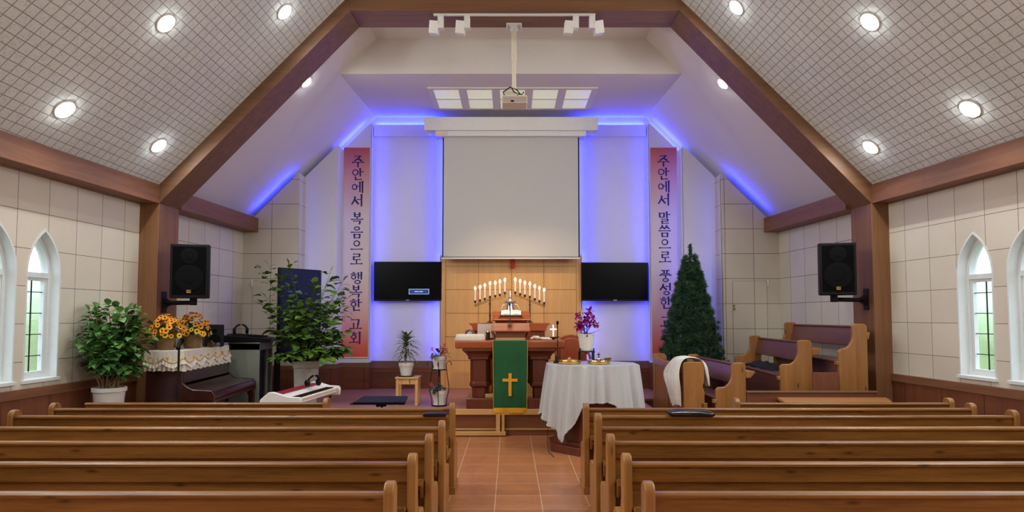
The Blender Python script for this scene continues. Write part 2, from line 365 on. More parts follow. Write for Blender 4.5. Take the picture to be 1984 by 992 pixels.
# ------------------------------------------------------------------ room shell
def XL(Y): return -(4.911 - 0.0573 * Y)
def XR(Y): return 5.200 - 0.0819 * Y
YB, YBACK = 11.05, -3.4            # stage back wall, wall behind the camera
YP0, YP1 = 7.57, 8.03              # arch front and back
SF = 0.355                          # stage floor
ZE0, ZE1 = 2.965, 3.196             # eave beam bottom / top
ZD = 0.92                           # dado height in nave

def lancet(u0, u1, z0, zs, za, n=9):
    um = (u0 + u1) / 2; hw = (u1 - u0) / 2; h = za - zs
    # pointed arch of two arcs
    R = (hw * hw + h * h) / (2 * hw)
    pts = [(u0, z0), (u1, z0)]
    a1 = math.asin(min(1, h / R))
    for k in range(n + 1):
        a = a1 * k / n; pts.append((u1 - R + R * cos(a), zs + R * sin(a)))
    for k in range(n - 1, -1, -1):
        a = a1 * k / n; pts.append((u0 + R - R * cos(a), zs + R * sin(a)))
    return pts
WINS_L = [(5.42, 5.815), (5.955, 6.345)]
WINS_R = [(5.50, 5.945), (6.13, 6.545)]
ZW0, ZWS, ZWA = 1.0, 2.02, 2.43
def side_wall(name, fx, y0, y1, wins, mat):
    outer = [(y0, 0), (y1, 0), (y1, 3.6), (y0, 3.6)]
    loops = [[Vector((a, b, 0)) for a, b in outer]] + [[Vector((a, b, 0)) for a, b in lancet(w0, w1, ZW0, ZWS, ZWA)] for w0, w1 in wins]
    flat = [p for l in loops for p in l]
    mb = MB()
    for p in flat: mb.v((fx(p.x), p.x, p.y))
    for tri in tessellate_polygon(loops): mb.F.append(list(tri))
    return struct(mb.build(name, mat, smooth=False, recalc=False, uv=lambda c: (c.y, c.z)))
side_wall('wall_left', XL, YBACK, YP0 + 0.2, WINS_L, M['tile_near'])
side_wall('wall_right', XR, YBACK, YP0 + 0.2, WINS_R, M['tile_near'])
side_wall('wall_stage_left', XL, YP0 + 0.2, 10.3, [], M['tile_far'])
side_wall('wall_stage_right', XR, YP0 + 0.2, 10.3, [], M['tile_far'])
struct(B(-5.3, 5.6, YBACK - 0.1, YBACK, 0, 6).build('wall_rear', M['white_wall'], smooth=False))
struct(B(-5.4, 5.7, YBACK, 11.4, -0.12, 0).build('floor', M['floor'], smooth=False, uv=lambda c: (c.x, c.y)))

# windows -----------------------------------------------------------
def window(idx, fx, w0, w1, sgn):
    # sgn = -1 left wall (outside towards -X), +1 right wall
    ctr = Vector((fx((w0 + w1) / 2), (w0 + w1) / 2, ZW0))
    t = bpy.data.objects.new('window_%d' % idx, None); COL.objects.link(t); t.location = ctr; ORG[t.name] = ctr; t['kind'] = 'structure'
    D1 = 0.16
    def P(u, z, d): return (fx(u) + sgn * d, u, z)
    def ringsolid(o, i, d0, d1):
        mb = MB(); n = len(o)
        A = [mb.v(P(u, z, d0)) for u, z in o]; Bq = [mb.v(P(u, z, d0)) for u, z in i]
        C = [mb.v(P(u, z, d1)) for u, z in o]; Dq = [mb.v(P(u, z, d1)) for u, z in i]
        for k in range(n):
            j = (k + 1) % n
            mb.F += [[A[k], A[j], Bq[j], Bq[k]], [C[k], Dq[k], Dq[j], C[j]], [Bq[k], Bq[j], Dq[j], Dq[k]], [A[k], C[k], C[j], A[j]]]
        return mb
    out = lancet(w0, w1, ZW0, ZWS, ZWA)
    e = 0.016
    ringsolid(lancet(w0 - e, w1 + e, ZW0 - e, ZWS, ZWA + e * 1.6), out, -0.006, D1).build('window_surround', M['frame'], t, ang=50)
    f = 0.035
    inn = lancet(w0 + f, w1 - f, ZW0 + f, ZWS, ZWA - f * 1.9)
    ringsolid(out, inn, 0.085, 0.15).build('window_frame', M['frame'], t, ang=50)
    zt = 2.0
    mb = MB(); mb.hull([P(w0 + f, zt - 0.02, 0.08), P(w1 - f, zt - 0.02, 0.08), P(w1 - f, zt + 0.03, 0.08), P(w0 + f, zt + 0.03, 0.08)],
                       [P(w0 + f, zt - 0.02, 0.15), P(w1 - f, zt - 0.02, 0.15), P(w1 - f, zt + 0.03, 0.15), P(w0 + f, zt + 0.03, 0.15)])
    mb.build('transom', M['frame'], t)
    g = 0.03
    so = [(w0 + f, ZW0 + f), (w1 - f, ZW0 + f), (w1 - f, zt - 0.02), (w0 + f, zt - 0.02)]
    si = [(w0 + f + g, ZW0 + f + g), (w1 - f - g, ZW0 + f + g), (w1 - f - g, zt - 0.02 - g), (w0 + f + g, zt - 0.02 - g)]
    sash = ringsolid(so, si, 0.095, 0.14).build('sash', M['frame'], t)
    mb = MB(); um = (w0 + w1) / 2; r = 0.004
    def bar(a, b):
        (u0, z0), (u1, z1) = a, b
        du = r if u0 == u1 else 0; dz = r if z0 == z1 else 0
        mb.hull([P(u0 - du, z0 - dz, 0.112), P(u1 + du, z0 - dz, 0.112) if not du else P(u0 + du, z0, 0.112), P(u1 + du, z1 + dz, 0.112), P(u0 - du, z1 + dz if not du else z1, 0.112)],
                [P(u0 - du, z0 - dz, 0.122), P(u1 + du, z0 - dz, 0.122) if not du else P(u0 + du, z0, 0.122), P(u1 + du, z1 + dz, 0.122), P(u0 - du, z1 + dz if not du else z1, 0.122)])
    bar((um, si[0][1]), (um, si[2][1]))
    for k in range(4):
        z = si[0][1] + (si[2][1] - si[0][1]) * (0.17 + 0.235 * k); bar((si[0][0], z), (si[1][0], z))
    mb.build('lead_cames', M['iron'], sash, smooth=False)
    mb = MB(); mb.poly([P(u, z, 0.13) for u, z in [(w0 + f, ZW0 + f), (w1 - f, ZW0 + f), (w1 - f, zt), (w0 + f, zt)]])
    mb.build('lower_pane', M['obscure'], sash, smooth=False)
    top = [(u, z) for u, z in inn if z >= zt - 0.001]
    mb = MB(); mb.poly([P(u, z, 0.13) for u, z in [(w0 + f, zt), (w1 - f, zt)] + [q for q in inn[2:]]])
    mb.build('arched_pane', M['obscure'], t, smooth=False)
    mb = MB(); mb.hull([P(w0 - 0.03, ZW0 - 0.035, -0.03), P(w1 + 0.03, ZW0 - 0.035, -0.03), P(w1 + 0.03, ZW0, -0.03), P(w0 - 0.03, ZW0, -0.03)],
                       [P(w0 - 0.03, ZW0 - 0.035, 0.1), P(w1 + 0.03, ZW0 - 0.035, 0.1), P(w1 + 0.03, ZW0 + 0.004, 0.1), P(w0 - 0.03, ZW0 + 0.004, 0.1)])
    mb.build('window_sill', M['frame'], t, bevel=0.004)
for k, (a, b) in enumerate(WINS_L): window(k + 1, XL, a, b, -1)
for k, (a, b) in enumerate(WINS_R): window(k + 3, XR, a, b, 1)

# dado in the nave ----------------------------------------------------
def dado(name, fx, y0, y1, z, sgn, base=0.0):
    t = B(0, 0.01, 0, 0.01, 0, 0.01)
    mb = MB(); n = 0.02
    mb.prism([(fx(y0), y0), (fx(y1), y1), (fx(y1) - sgn * n, y1), (fx(y0) - sgn * n, y0)], 'Z', base, z - 0.09)
    w = struct(mb.build(name, M['dado'], smooth=False))
    ORG[w.name] = ORG[w.name]
    cp = MB(); n = 0.032
    cp.prism([(fx(y0), y0), (fx(y1), y1), (fx(y1) - sgn * n, y1), (fx(y0) - sgn * n, y0)], 'Z', z - 0.09, z)
    cp.build('dado_cap', M['beamY'], w, bevel=0.004)
    gr = MB(); yy = y0 + 0.3
    while yy < y1 - 0.1:
        gr.box(min(fx(yy) - sgn * 0.0185, fx(yy) - sgn * 0.0215), max(fx(yy) - sgn * 0.0185, fx(yy) - sgn * 0.0215), yy - 0.002, yy + 0.002, base, z - 0.09); yy += 0.55
    gr.build('panel_joints', M['piano'], w, smooth=False)
dado('trim_1', XL, YBACK, YP0, ZD, -1)
dado('trim_2', XR, YBACK, YP0, ZD, 1)
dado('trim_3', XL, YP1, 10.18, 0.81, -1)
dado('trim_4', XR, YP1, 10.18, 0.81, 1)

# eave beams
def eave(name, fx, y0, y1, w, sgn):
    mb = MB(); mb.prism([(fx(y0) + sgn * 0.3, y0), (fx(y1) + sgn * 0.3, y1), (fx(y1) - sgn * w, y1), (fx(y0) - sgn * w, y0)], 'Z', ZE0, ZE1)
    return struct(mb.build(name, M['beamY'], bevel=0.004))
eave('trim_5', XL, YBACK, YP0 + 0.01, 0.235, -1); eave('trim_6', XR, YBACK, YP0 + 0.01, 0.20, 1)
eave('trim_7', XL, YP1 - 0.01, 10.19, 0.24, -1); eave('trim_8', XR, YP1 - 0.01, 10.19, 0.24, 1)

# arch frame and pillars
PLi, PRi = -4.245, 4.372
AI = [(-4.245, 2.97), (-1.962, 5.355), (2.09, 5.355), (4.372, 2.97)]      # inner edge
AO = [(-4.60, 3.30 - 0.0), (-2.05, 5.95), (2.15, 5.95), (4.72, 3.30)]
def archpart(name, poly, mat): return struct(MB().prism(poly, 'Y', YP0, YP1).build(name, mat, bevel=0.004))
archpart('trim_9', [AI[0], AI[1], (-2.05, 5.95), (-4.60, 3.42), (-4.62, 2.97)], M['beamX'])
archpart('trim_10', [AI[1], AI[2], (2.15, 5.95), (-2.05, 5.95)], M['beamX'])
archpart('trim_11', [AI[2], AI[3], (4.74, 2.97), (4.72, 3.42), (2.15, 5.95)], M['beamX'])
struct(B(-4.62, PLi, YP0, YP1, 0, 2.97).build('trim_12', M['beamZ'], bevel=0.004))
struct(B(PRi, 4.78, YP0, YP1, 0, 2.97).build('trim_13', M['beamZ'], bevel=0.004))

# nave ceiling: two slopes and a flat strip
def slope_ceiling(name, sgn):
    a = W(308, 358, YP0) if sgn < 0 else W(1690, 357, YP0)
    b = W(668, 0, YP0) if sgn < 0 else W(1320, 0, YP0)
    ext = (b - a).normalized()
    lo = a - ext * 0.45; hi = b + ext * 0.7
    tvec = Vector((0.0573, 1, 0)) if sgn < 0 else Vector((-0.0819, 1, 0))
    L = YP0 + 0.03 - YBACK
    tu = ext
    p00 = lo + tvec * 0.03; p01 = lo - tvec * L; p11 = hi - tvec * L; p10 = hi + tvec * 0.03
    mb = MB(); mb.poly([p00, p10, p11, p01])
    o = mb.build(name, M['ceiling'], smooth=False, recalc=False, uv=lambda c: (c.y, (c - lo).dot(ext)))
    n = tvec.cross(ext).normalized()
    if n.z > 0: n = -n
    return struct(o), lo, n, hi
cl, CLp, CLn, hiL = slope_ceiling('ceiling_left', -1)
cr, CRp, CRn, hiR = slope_ceiling('ceiling_right', 1)
cl.name = 'ceiling'; cr.name = 'ceiling.001'
struct(MB().box(-3.3, 3.6, YBACK, YP0 + 0.1, hiL.z - 0.02, hiL.z + 0.1).build('ceiling', M['stage_ceiling'], smooth=False))

# stage ceilings
def SS(Y): return 7.52 + 0.05 * (10.8 - Y)
ZC = 5.13
for sg in (-1, 1):
    mb = MB(); k = sg
    e = 0.03 if sg > 0 else 0
    q = []
    for Y in (YP1 - 0.25, YB + 0.1):
        s_ = SS(Y) + e
        q += [((4.7) * k, Y, s_ - 4.7), ((s_ - 5.72) * k, Y, 5.72)]
    mb.poly([q[0], q[1], q[3], q[2]])
    struct(mb.build('ceiling', M['stage_ceiling'], smooth=False, recalc=False))
struct(B(-2.9, 2.9, YP1 - 0.2, 9.1, 5.655, 5.72).build('ceiling', M['stage_ceiling'], smooth=False))
struct(B(-2.9, 2.9, 9.02, YB + 0.15, ZC, ZC + 0.55).build('ceiling', M['stage_ceiling'], smooth=False))

# stage back wall: stepped panels, each one nearer towards the sides
def stepwall(name, pts, y, mat, uvk=1, ledge=None):
    mb = MB(); mb.prism(pts, 'Y', y, YB + 0.3)
    return struct(mb.build(name, mat, smooth=False, uv=lambda c: (c.x, c.z)))
def top(Y, x, d=0.03): return min(ZC, SS(Y) - abs(x) - d)
G = 0.07
struct(B(-2.45, 2.47, YB, YB + 0.12, 0, ZC).build('wall_back', M['white_wall'], smooth=False))
for sg, xs in ((-1, (2.42, 2.905, 3.44, 4.75)), (1, (2.425, 2.925, 3.45, 4.6))):
    a, b, c, d = xs
    stepwall('wall_back', [(sg * a, 0), (sg * b, 0), (sg * b, 7.38 - b), (sg * a, 7.38 - a)], 10.8, M['white_wall'])
    stepwall('wall_back', [(sg * b, 0), (sg * c, 0), (sg * c, 7.40 - c), (sg * b, 7.40 - b)], 10.52, M['white_wall'])
    stepwall('wall_back', [(sg * c, 0), (sg * d, 0), (sg * d, 7.38 - d), (sg * c, 7.38 - c)], 10.18, M['tile_back'])
    # dado on each step
    for (u, v, y) in ((a, b, 10.8), (b, c, 10.52), (c, (4.34 if sg < 0 else 4.37), 10.18)):
        x0, x1 = sorted((sg * u, sg * v))
        xi = sg * u
        w = struct(B(x0 - (0.015 if sg > 0 else 0), x1 + (0.015 if sg < 0 else 0), y - 0.02, y + 0.3, 0, 0.73).build('trim_14', M['dadoX'], smooth=False))
        B(x0 - (0.02 if sg > 0 else 0), x1 + (0.02 if sg < 0 else 0), y - 0.025, y + 0.3, 0.73, 0.81).build('dado_cap', M['beamX'], w, bevel=0.003)
        B(x1 - 0.07 if sg < 0 else x0 + 0.064, x1 - 0.064 if sg < 0 else x0 + 0.07, y - 0.0215, y, 0, 0.73).build('panel_joints', M['piano'], w, smooth=False)
w = struct(B(-2.42, 2.43, YB - 0.1, YB, 0, 0.70).build('trim_15', M['dadoX'], smooth=False))
B(-2.42, 2.43, YB - 0.105, YB, 0.70, 0.745).build('bench_ledge', M['beamX'], w, bevel=0.004)
B(-2.42, 2.43, YB - 0.022, YB, 0.745, 0.825).build('dado_cap', M['beamX'], w, bevel=0.003)
B(-2.42, 2.43, YB - 0.103, YB, 0.625, 0.63).build('panel_joints', M['piano'], w, smooth=False)
# thin seams in the white panels
for x0, x1 in ((-2.41, -1.2), (1.24, 2.41)):
    sm = struct(B(x0, x1, YB - 0.05, YB, 4.78, 4.985).build('trim_16', M['white_wall'], bevel=0.002))
    B(x0, x1, YB - 0.006, YB, 1.80, 1.808).build('panel_seam', M['white_wall'], sm)
    B(x0, x1, YB - 0.003, YB, 4.03, 4.035).build('panel_seam', M['white_wall'], sm)

# maple centre wall
t = struct(B(-1.20, 1.235, 10.93, YB, 0.36, 2.66).build('wall_maple', M['maple'], smooth=False))
gj = MB()
for x in (-1.115, -0.545, 0.03, 0.59, 1.15): gj.box(x - 0.003, x + 0.003, 10.927, 10.94, 0.36, 2.65)
z = 0.79 + 0.415 * 0
zz = 1.25 - 0.41
while zz < 2.6:
    gj.box(-1.115, 1.15, 10.927, 10.94, zz - 0.003, zz + 0.003); zz += 0.408
gj.build('panel_joints', M['riser'], t, smooth=False)

# stage floor and platforms
stg = MB(); stg.prism([(-3.35, 8.55), (1.95, 8.55), (1.95, 9.6), (4.7, 9.6), (4.7, YB), (-3.35, YB)], 'Z', SF - 0.03, SF)
struct(stg.build('floor', M['stage_floor'], smooth=False, uv=lambda c: (c.x, c.y)))
rs = MB(); rs.prism([(-3.33, 8.57), (1.93, 8.57), (1.93, 9.62), (4.7, 9.62), (4.7, YB), (-3.33, YB)], 'Z', 0, SF - 0.03)
rs = struct(rs.build('trim_17', M['riser'], smooth=False))
B(-3.36, 1.96, 8.525, 8.575, SF - 0.075, SF + 0.002).build('stage_nosing', M['nosing'], rs, bevel=0.005)
B(-3.36, 1.96, 8.555, 8.575, 0.075, 0.095).build('lower_bead', M['nosing'], rs, bevel=0.003)
x0 = W(884, 840, 8.5).x; x1 = W(980, 840, 8.5).x
B(-3.36, x1, 8.48, 8.57, 0.012, 0.062).build('step_rail', M['nosing'], rs, bevel=0.004)
B(W(961, 820, 8.5).x, W(969, 820, 8.5).x, 8.51, 8.57, 0.06, SF - 0.07).build('step_post', M['nosing'], rs, bevel=0.003)
B(W(972, 820, 8.5).x, W(977.5, 820, 8.5).x, 8.51, 8.57, 0.06, SF - 0.07).build('step_post', M['nosing'], rs, bevel=0.003)
pl = MB(); pl.prism([(1.97, 7.15), (4.36, 7.15), (4.36, 8.04), (4.53, 8.04), (4.42, 9.6), (1.97, 9.6)], 'Z', 0, 0.2)
struct(pl.build('trim_18', M['stage_floor'], smooth=False, uv=lambda c: (c.x, c.y)))

# access panels on the tiled back walls
def access(name, x0, x1, z0, z1, hx, handle):
    y = 10.18
    d = struct(B(x0, x1, y - 0.006, y + 0.01, z0, z1).build(name, M['tile_back'], smooth=False, uv=lambda c: (c.x, c.z)))
    e = MB(); w = 0.0035
    for q in ((x0 - w, x0, z0, z1), (x1, x1 + w, z0, z1), (x0, x1, z1, z1 + w)): e.box(q[0], q[1], y - 0.0065, y, q[2], q[3])
    e.build('door_gap', M['riser'], d, smooth=False)
    B(hx[0], hx[1], y - 0.016, y, 2.08, 2.2).build('door_hinge', M['white'], d, bevel=0.003)
    if handle:
        hb = MB(); hb.lathe([(0.018, 0), (0.018, 0.006)], (0, 0, 0), 14); hb.V = [Vector((handle[0] + p.x, y - 0.006 - p.z, handle[1] + p.y)) for p in hb.V]
        hb.lathe([(1e-4, 0), (0.014, 0.01), (0.016, 0.03), (1e-4, 0.045)], (handle[0], y - 0.03, handle[1] - 0.07), 10)
        hb.tube([(handle[0], y - 0.03, handle[1]), (handle[0], y - 0.03, handle[1] - 0.03)], 0.004)
        hb.build('door_key', M['gold'], d)
access('door_1', 3.60, 4.15, 0.83, 2.17, (4.16, 4.18), (3.615, 1.77))
access('door_2', -4.16, -3.60, 0.83, 2.17, (-4.18, -4.16), None)
# ------------------------------------------------------------------ lamps
def basis(n):
    n = Vector(n).normalized(); a = n.cross(Vector((0, 1, 0))); a.normalize(); b = n.cross(a)
    m = Matrix((a, b, n)).transposed(); return m
def downlight(p, n, label, power=None, group='round downlights in the sloping ceiling', r=0.078):
    t = thing('ceiling_downlight', label, 'ceiling light', p, group)
    R = basis(n).to_4x4(); X = Matrix.Translation(p) @ R
    mb = MB(); mb.X = X
    mb.lathe([(r + 0.022, -0.004), (r + 0.022, 0.004), (r + 0.016, 0.010), (r, 0.012), (r, -0.004)], n=36); mb.build('trim_ring', M['white'], t)
    mb = MB(); mb.X = X; mb.lathe([(r, 0.004), (r * 0.97, 0.018), (r * 0.8, 0.028), (r * 0.4, 0.034), (1e-4, 0.035)], n=36); mb.build('diffuser', M['lampglow'], t)
    area('lamp_light', Vector(p) + Vector(n).normalized() * 0.037, r * 0.8, power or P_NAVE, (0.97, 0.99, 1.0), look=n, parent=t)
    return t
NL = [((321, 45), 'largest bright round downlight in the left ceiling slope, upper left'),
      ((125, 212), 'round downlight low on the left ceiling slope, nearest the left edge of the photo'),
      ((551, 23), 'round downlight high on the left ceiling slope, next to the slanting beam'),
      ((307, 282), 'round downlight on the left ceiling slope just above the eave beam corner')]
NR = [((1686, 42), 'large round downlight high on the right ceiling slope'),
      ((1880, 211), 'round downlight low on the right ceiling slope, nearest the right edge of the photo'),
      ((1427, 14), 'round downlight at the top of the right ceiling slope, next to the slanting beam'),
      ((1687, 285), 'round downlight on the right ceiling slope just above the eave beam corner')]
for lst, P0, N0, tv in ((NL, CLp, CLn, Vector((0.0573, 1, 0))), (NR, CRp, CRn, Vector((-0.0819, 1, 0)))):
    pos = []
    for (q, lab) in lst:
        p = Wp(q[0], q[1], P0, N0); pos.append(p); downlight(p, N0, lab)
    step = max(p.y for p in pos) - min(p.y for p in pos)
    for k in (1, 2, 3):
        for p in pos[:2]:
            pp = p - tv * (1.75 * k)
            if pp.y > YBACK + 0.3: downlight(pp, N0, 'round downlight on the ceiling slope further back over the pews, outside the photo', power=P_NAVE * 1.15, group='downlights over the rear pews')
# stage slope lights, partly hidden behind the arch
for sg, q, lab in ((-1, (592, 158), 'small round lamp on the white stage slope, half hidden by the left arch beam'), (1, (1402, 161), 'small round lamp on the white stage slope, half hidden by the right arch beam')):
    n = Vector((-sg * 1, 0, -1)).normalized()
    p = Wp(q[0], q[1], (sg * (SS(8.6) - 4.5), 8.6, 4.5), Vector((sg, 0.085, 1)))
    downlight(p + n * 0.01, n, lab, power=P_STAGE, group='lamps on the white stage slopes', r=0.07)

# light panel in the stage ceiling
ta = Wz(840, 172, ZC); tb = Wz(1147, 172, ZC); tc_ = Wz(852, 210, ZC); td = Wz(1132, 210, ZC)
X0, X1, Y0, Y1 = -1.19, 1.27, 9.62, 10.5
t = thing('ceiling_light_panel', 'recessed ceiling light panel of two rows of five frosted panes above the projection screen', 'ceiling light', (0.04, 10.06, ZC))
fr = MB(); ww = (X1 - X0 - 4 * 0.13) / 5; ym = (Y0 + Y1) / 2
fr.box(X0 - 0.09, X1 + 0.09, Y0 - 0.07, Y0, ZC - 0.022, ZC); fr.box(X0 - 0.09, X1 + 0.09, Y1, Y1 + 0.07, ZC - 0.022, ZC)
fr.box(X0 - 0.09, X0, Y0, Y1, ZC - 0.022, ZC); fr.box(X1, X1 + 0.09, Y0, Y1, ZC - 0.022, ZC)
for k in range(4): fr.box(X0 + ww * (k + 1) + 0.13 * k, X0 + (ww + 0.13) * (k + 1), Y0, Y1, ZC - 0.02, ZC)
fr.build('frame', M['stage_ceiling'], t, bevel=0.004)
B(X0, X1, ym - 0.02, ym + 0.02, ZC - 0.018, ZC - 0.002).build('cross_bar', M['white'], t, bevel=0.003)
for k in range(5):
    a = X0 + (ww + 0.13) * k
    for (u, v) in ((Y0, ym - 0.02), (ym + 0.02, Y1)):
        B(a, a + ww, u, v, ZC - 0.008, ZC + 0.001).build('frosted_pane', M['panelglow'], t, smooth=False)
if False: area('panel_light', (0.04, 10.06, ZC - 0.05), 2.2, P_PANEL, (1, 0.96, 0.85), look=(0, 0, -1), shape='RECTANGLE', sizey=0.8, parent=t)

# blue led strips: thin real strips behind the panel edges
LEDM = plain('blue led strip', (0.1, 0.1, 1), 0.5, emit=(0.08, 0.10, 1.0), estr=20, vary=0)
def led(name, p0, p1, look, power, label, w=0.035):
    p0 = Vector(p0); p1 = Vector(p1); d = p1 - p0; L = d.length; c = (p0 + p1) / 2
    l = bpy.data.lights.new('led_light', 'AREA'); l.shape = 'RECTANGLE'; l.size = w; l.size_y = L; l.energy = power; l.color = LEDCOL
    y = d.normalized(); z = -Vector(look).normalized(); z = (z - y * z.dot(y)).normalized(); x = y.cross(z)
    o = bpy.data.objects.new('led_light', l); COL.objects.link(o)
    mb = MB(); q = x * (w / 2); bk = z * 0.004
    mb.hull([p0 - q, p0 + q, p1 + q, p1 - q], [p0 - q + bk, p0 + q + bk, p1 + q + bk, p1 - q + bk])
    s = mb.build('led_strip', M['white'], None, smooth=False); tag(s, label, 'led strip', 'blue led strips around the stage wall')
    R = Matrix((x, y, z)).transposed().to_4x4(); o.matrix_world = Matrix.Translation(c - z * 0.006) @ R
    return s
for sg, xm, nm in ((-1, -1.215, 'left'), (1, 1.25, 'right')):
    led('led', (xm, 10.98, 0.85), (xm, 10.98, 2.70), (sg, 0.35, 0), P_LED * 0.9, 'upright led strip along the %s edge of the maple wall, below the screen' % nm)
    xu = xm - sg * 0.075; led('led', (xu, 10.97, 2.664), (xu, 10.97, 4.76), (sg, 0.4, 0), P_LED * 1.2, 'upright led strip behind the %s edge of the projection screen' % nm)
    for (xx, y, zt, pw) in ((2.425, 10.825, 4.95, 1.4), (2.925, 10.545, 4.45, .7), (3.45, 10.205, 3.9, .5)):
        led('led', (sg * (xx - 0.01), y + 0.03, 0.85), (sg * (xx - 0.01), y + 0.03, zt), (-sg, 0.8, 0), P_LED * pw * 0.55, 'upright led strip on the %s stepped wall panel %s' % (nm, {2.425: 'beside the banner', 2.925: 'between banner panel and white panel', 3.45: 'between white panel and tiled panel'}[xx]))
    # along the slanting tops
    for (xa, xb, y, pw) in ((2.45, 2.9, 10.79, 0.9), (2.95, 3.43, 10.51, 0.9), (3.47, 4.1, 10.17, 0.8)):
        led('led', (sg * xa, y + 0.05, 7.385 - xa), (sg * xb, y + 0.05, 7.385 - xb), (sg * 0.8, -0.25, 1), P_LED * pw * 0.5, 'slanting led strip on top of the %s wall panel, %s' % (nm, {2.45: 'above the banner', 2.95: 'above the plain white panel', 3.47: 'above the tiled panel'}[xa]))
    led('led', (sg * 1.3, YB - 0.025, 4.99), (sg * 2.38, YB - 0.025, 4.99), (0, -0.1, 1), P_LED * 1.0, 'level led strip under the stage ceiling %s of the screen housing' % nm)

# track light with four heads on the arch soffit
zt = AI[1][1]
t = thing('track_light', 'white track rail under the arch beam carrying four spot heads', 'track light', (0.02, 7.66, zt - 0.02))
a = Wz(834, 20, zt).x; b = Wz(1161, 20, zt).x; yt = 7.66
B(-0.95, 1.06, yt - 0.018, yt + 0.018, zt - 0.022, zt).build('track_rail', M['white'], t, bevel=0.003)
for px, dx, ry in ((852, -1, 0.16), (905, -1, 0.14), (1144, -1, 0.05), (1146.5 + 9, 1, -0.22)):
    pass
for k, (px, hx, tilt) in enumerate(((854, -0.085, 0.10), (905, -0.085, 0.10), (1115.5, -0.085, 0.08), (1147, 0.085, -0.16))):
    xh = W(px, 40, yt).x
    h = MB(); h.box(xh - 0.035, xh + 0.035, yt - 0.02, yt + 0.02, zt - 0.045, zt - 0.022); h.box(xh - 0.036, xh + 0.036, yt - 0.035, yt + 0.055, zt - 0.19, zt - 0.04)
    h = h.build('spot_head', M['white'], t, bevel=0.003)
    c = MB(); c.X = place((xh + hx, yt + 0.05, zt - 0.155), 0, 0.25, tilt)
    c.box(-0.055, 0.055, -0.08, 0.10, -0.075, 0.075); c.build('lamp_box', M['white'], h, bevel=0.004)
    g = MB(); g.X = place((xh + hx, yt + 0.05, zt - 0.155), 0, 0.25, tilt); g.box(-0.045, 0.045, 0.10, 0.103, -0.065, 0.065); g.build('lamp_glass', M['panelglow'], h)
    l = bpy.data.lights.new('spot_light', 'SPOT'); l.energy = P_TRACK * 10; l.color = (1.0, 0.74, 0.46); l.spot_size = radians(38); l.spot_blend = 0.7; l.shadow_soft_size = 0.03
    o = bpy.data.objects.new('spot_light', l); COL.objects.link(o); src = Vector((xh + hx, yt + 0.22, zt - 0.20)); tgt = Vector((0.05 + (k - 1.5) * 0.25, 9.6 + (k % 2) * 1.1, 1.5))
    o.rotation_euler = (tgt - src).to_track_quat('-Z', 'Y').to_euler(); o.parent = t; o.location = src - ORG[t.name]

# projector on its pole
zt2 = AI[1][1]; xp = W(996, 52, 7.95).x; yp = 7.95
t = thing('ceiling_projector', 'cream projector hanging on a long white pole from the arch beam', 'projector', (xp, yp, zt2))
B(xp - 0.10, xp + 0.10, yp - 0.06, yp + 0.06, zt2 - 0.02, zt2).build('ceiling_plate', M['white'], t, bevel=0.004)
mb = MB(); mb.lathe([(0.05, -0.09), (0.055, -0.02)], (xp, yp, zt2), 20); mb.box(xp - 0.10, xp - 0.085, yp - 0.05, yp + 0.05, zt2 - 0.07, zt2); mb.box(xp + 0.085, xp + 0.10, yp - 0.05, yp + 0.05, zt2 - 0.07, zt2); mb.build('pole_collar', M['white'], t)
zb = W(997, 166, yp).z
mb = MB(); mb.tube([(xp, yp, zt2 - 0.05), (xp, yp, zt2 - 0.50)], 0.034, 16); mb.tube([(xp, yp, zt2 - 0.50), (xp, yp, zb - 0.03)], 0.027, 16); mb.build('pole', M['cream'], t)
x0, x1 = W(973, 190, yp).x, W(1021, 190, yp).x; z1 = W(997, 187, yp - 0.1).z; z0 = W(997, 200, yp - 0.1).z
body = MB(); body.box(x0, x1, yp - 0.12, yp + 0.16, z0, z1 + 0.01)
body = body.build('projector_body', M['cream'], t, bevel=0.008)
B(x0 + 0.005, x1 - 0.005, yp - 0.123, yp - 0.118, z0 + 0.01, z1 - 0.005).build('front_panel', M['smoked'], body)
br = MB(); br.box(xp - 0.02, xp + 0.10, yp - 0.05, yp + 0.05, z1 + 0.01, z1 + 0.03); br.box(xp - 0.13, xp + 0.02, yp - 0.06, yp + 0.04, z1, z1 + 0.09); br.box(xp - 0.03, xp + 0.03, yp - 0.03, yp + 0.03, z1, zb + 0.0)
br.build('mount_bracket', M['cream'], t, bevel=0.004)
cb = MB(); cb.tube([(xp - 0.12, yp - 0.08, z1 + 0.01), (xp - 0.14, yp - 0.09, z1 + 0.06), (xp - 0.05, yp - 0.1, z1 + 0.12), (xp + 0.03, yp - 0.1, z1 + 0.09), (xp + 0.08, yp - 0.1, z1 + 0.03), (xp + 0.03, yp - 0.09, z1 + 0.02)], 0.008)
cb.tube([(xp - 0.03, yp - 0.1, z1 + 0.11), (xp - 0.0, yp - 0.11, z1 + 0.05), (xp + 0.1, yp - 0.11, z1 + 0.02), (xp + 0.12, yp - 0.1, z1 + 0.06)], 0.008); cb.build('cables', M['black'], t)
B(x0 + 0.11, x0 + 0.15, yp - 0.127, yp - 0.12, z0 + 0.01, z0 + 0.03).build('port', M['black'], body)

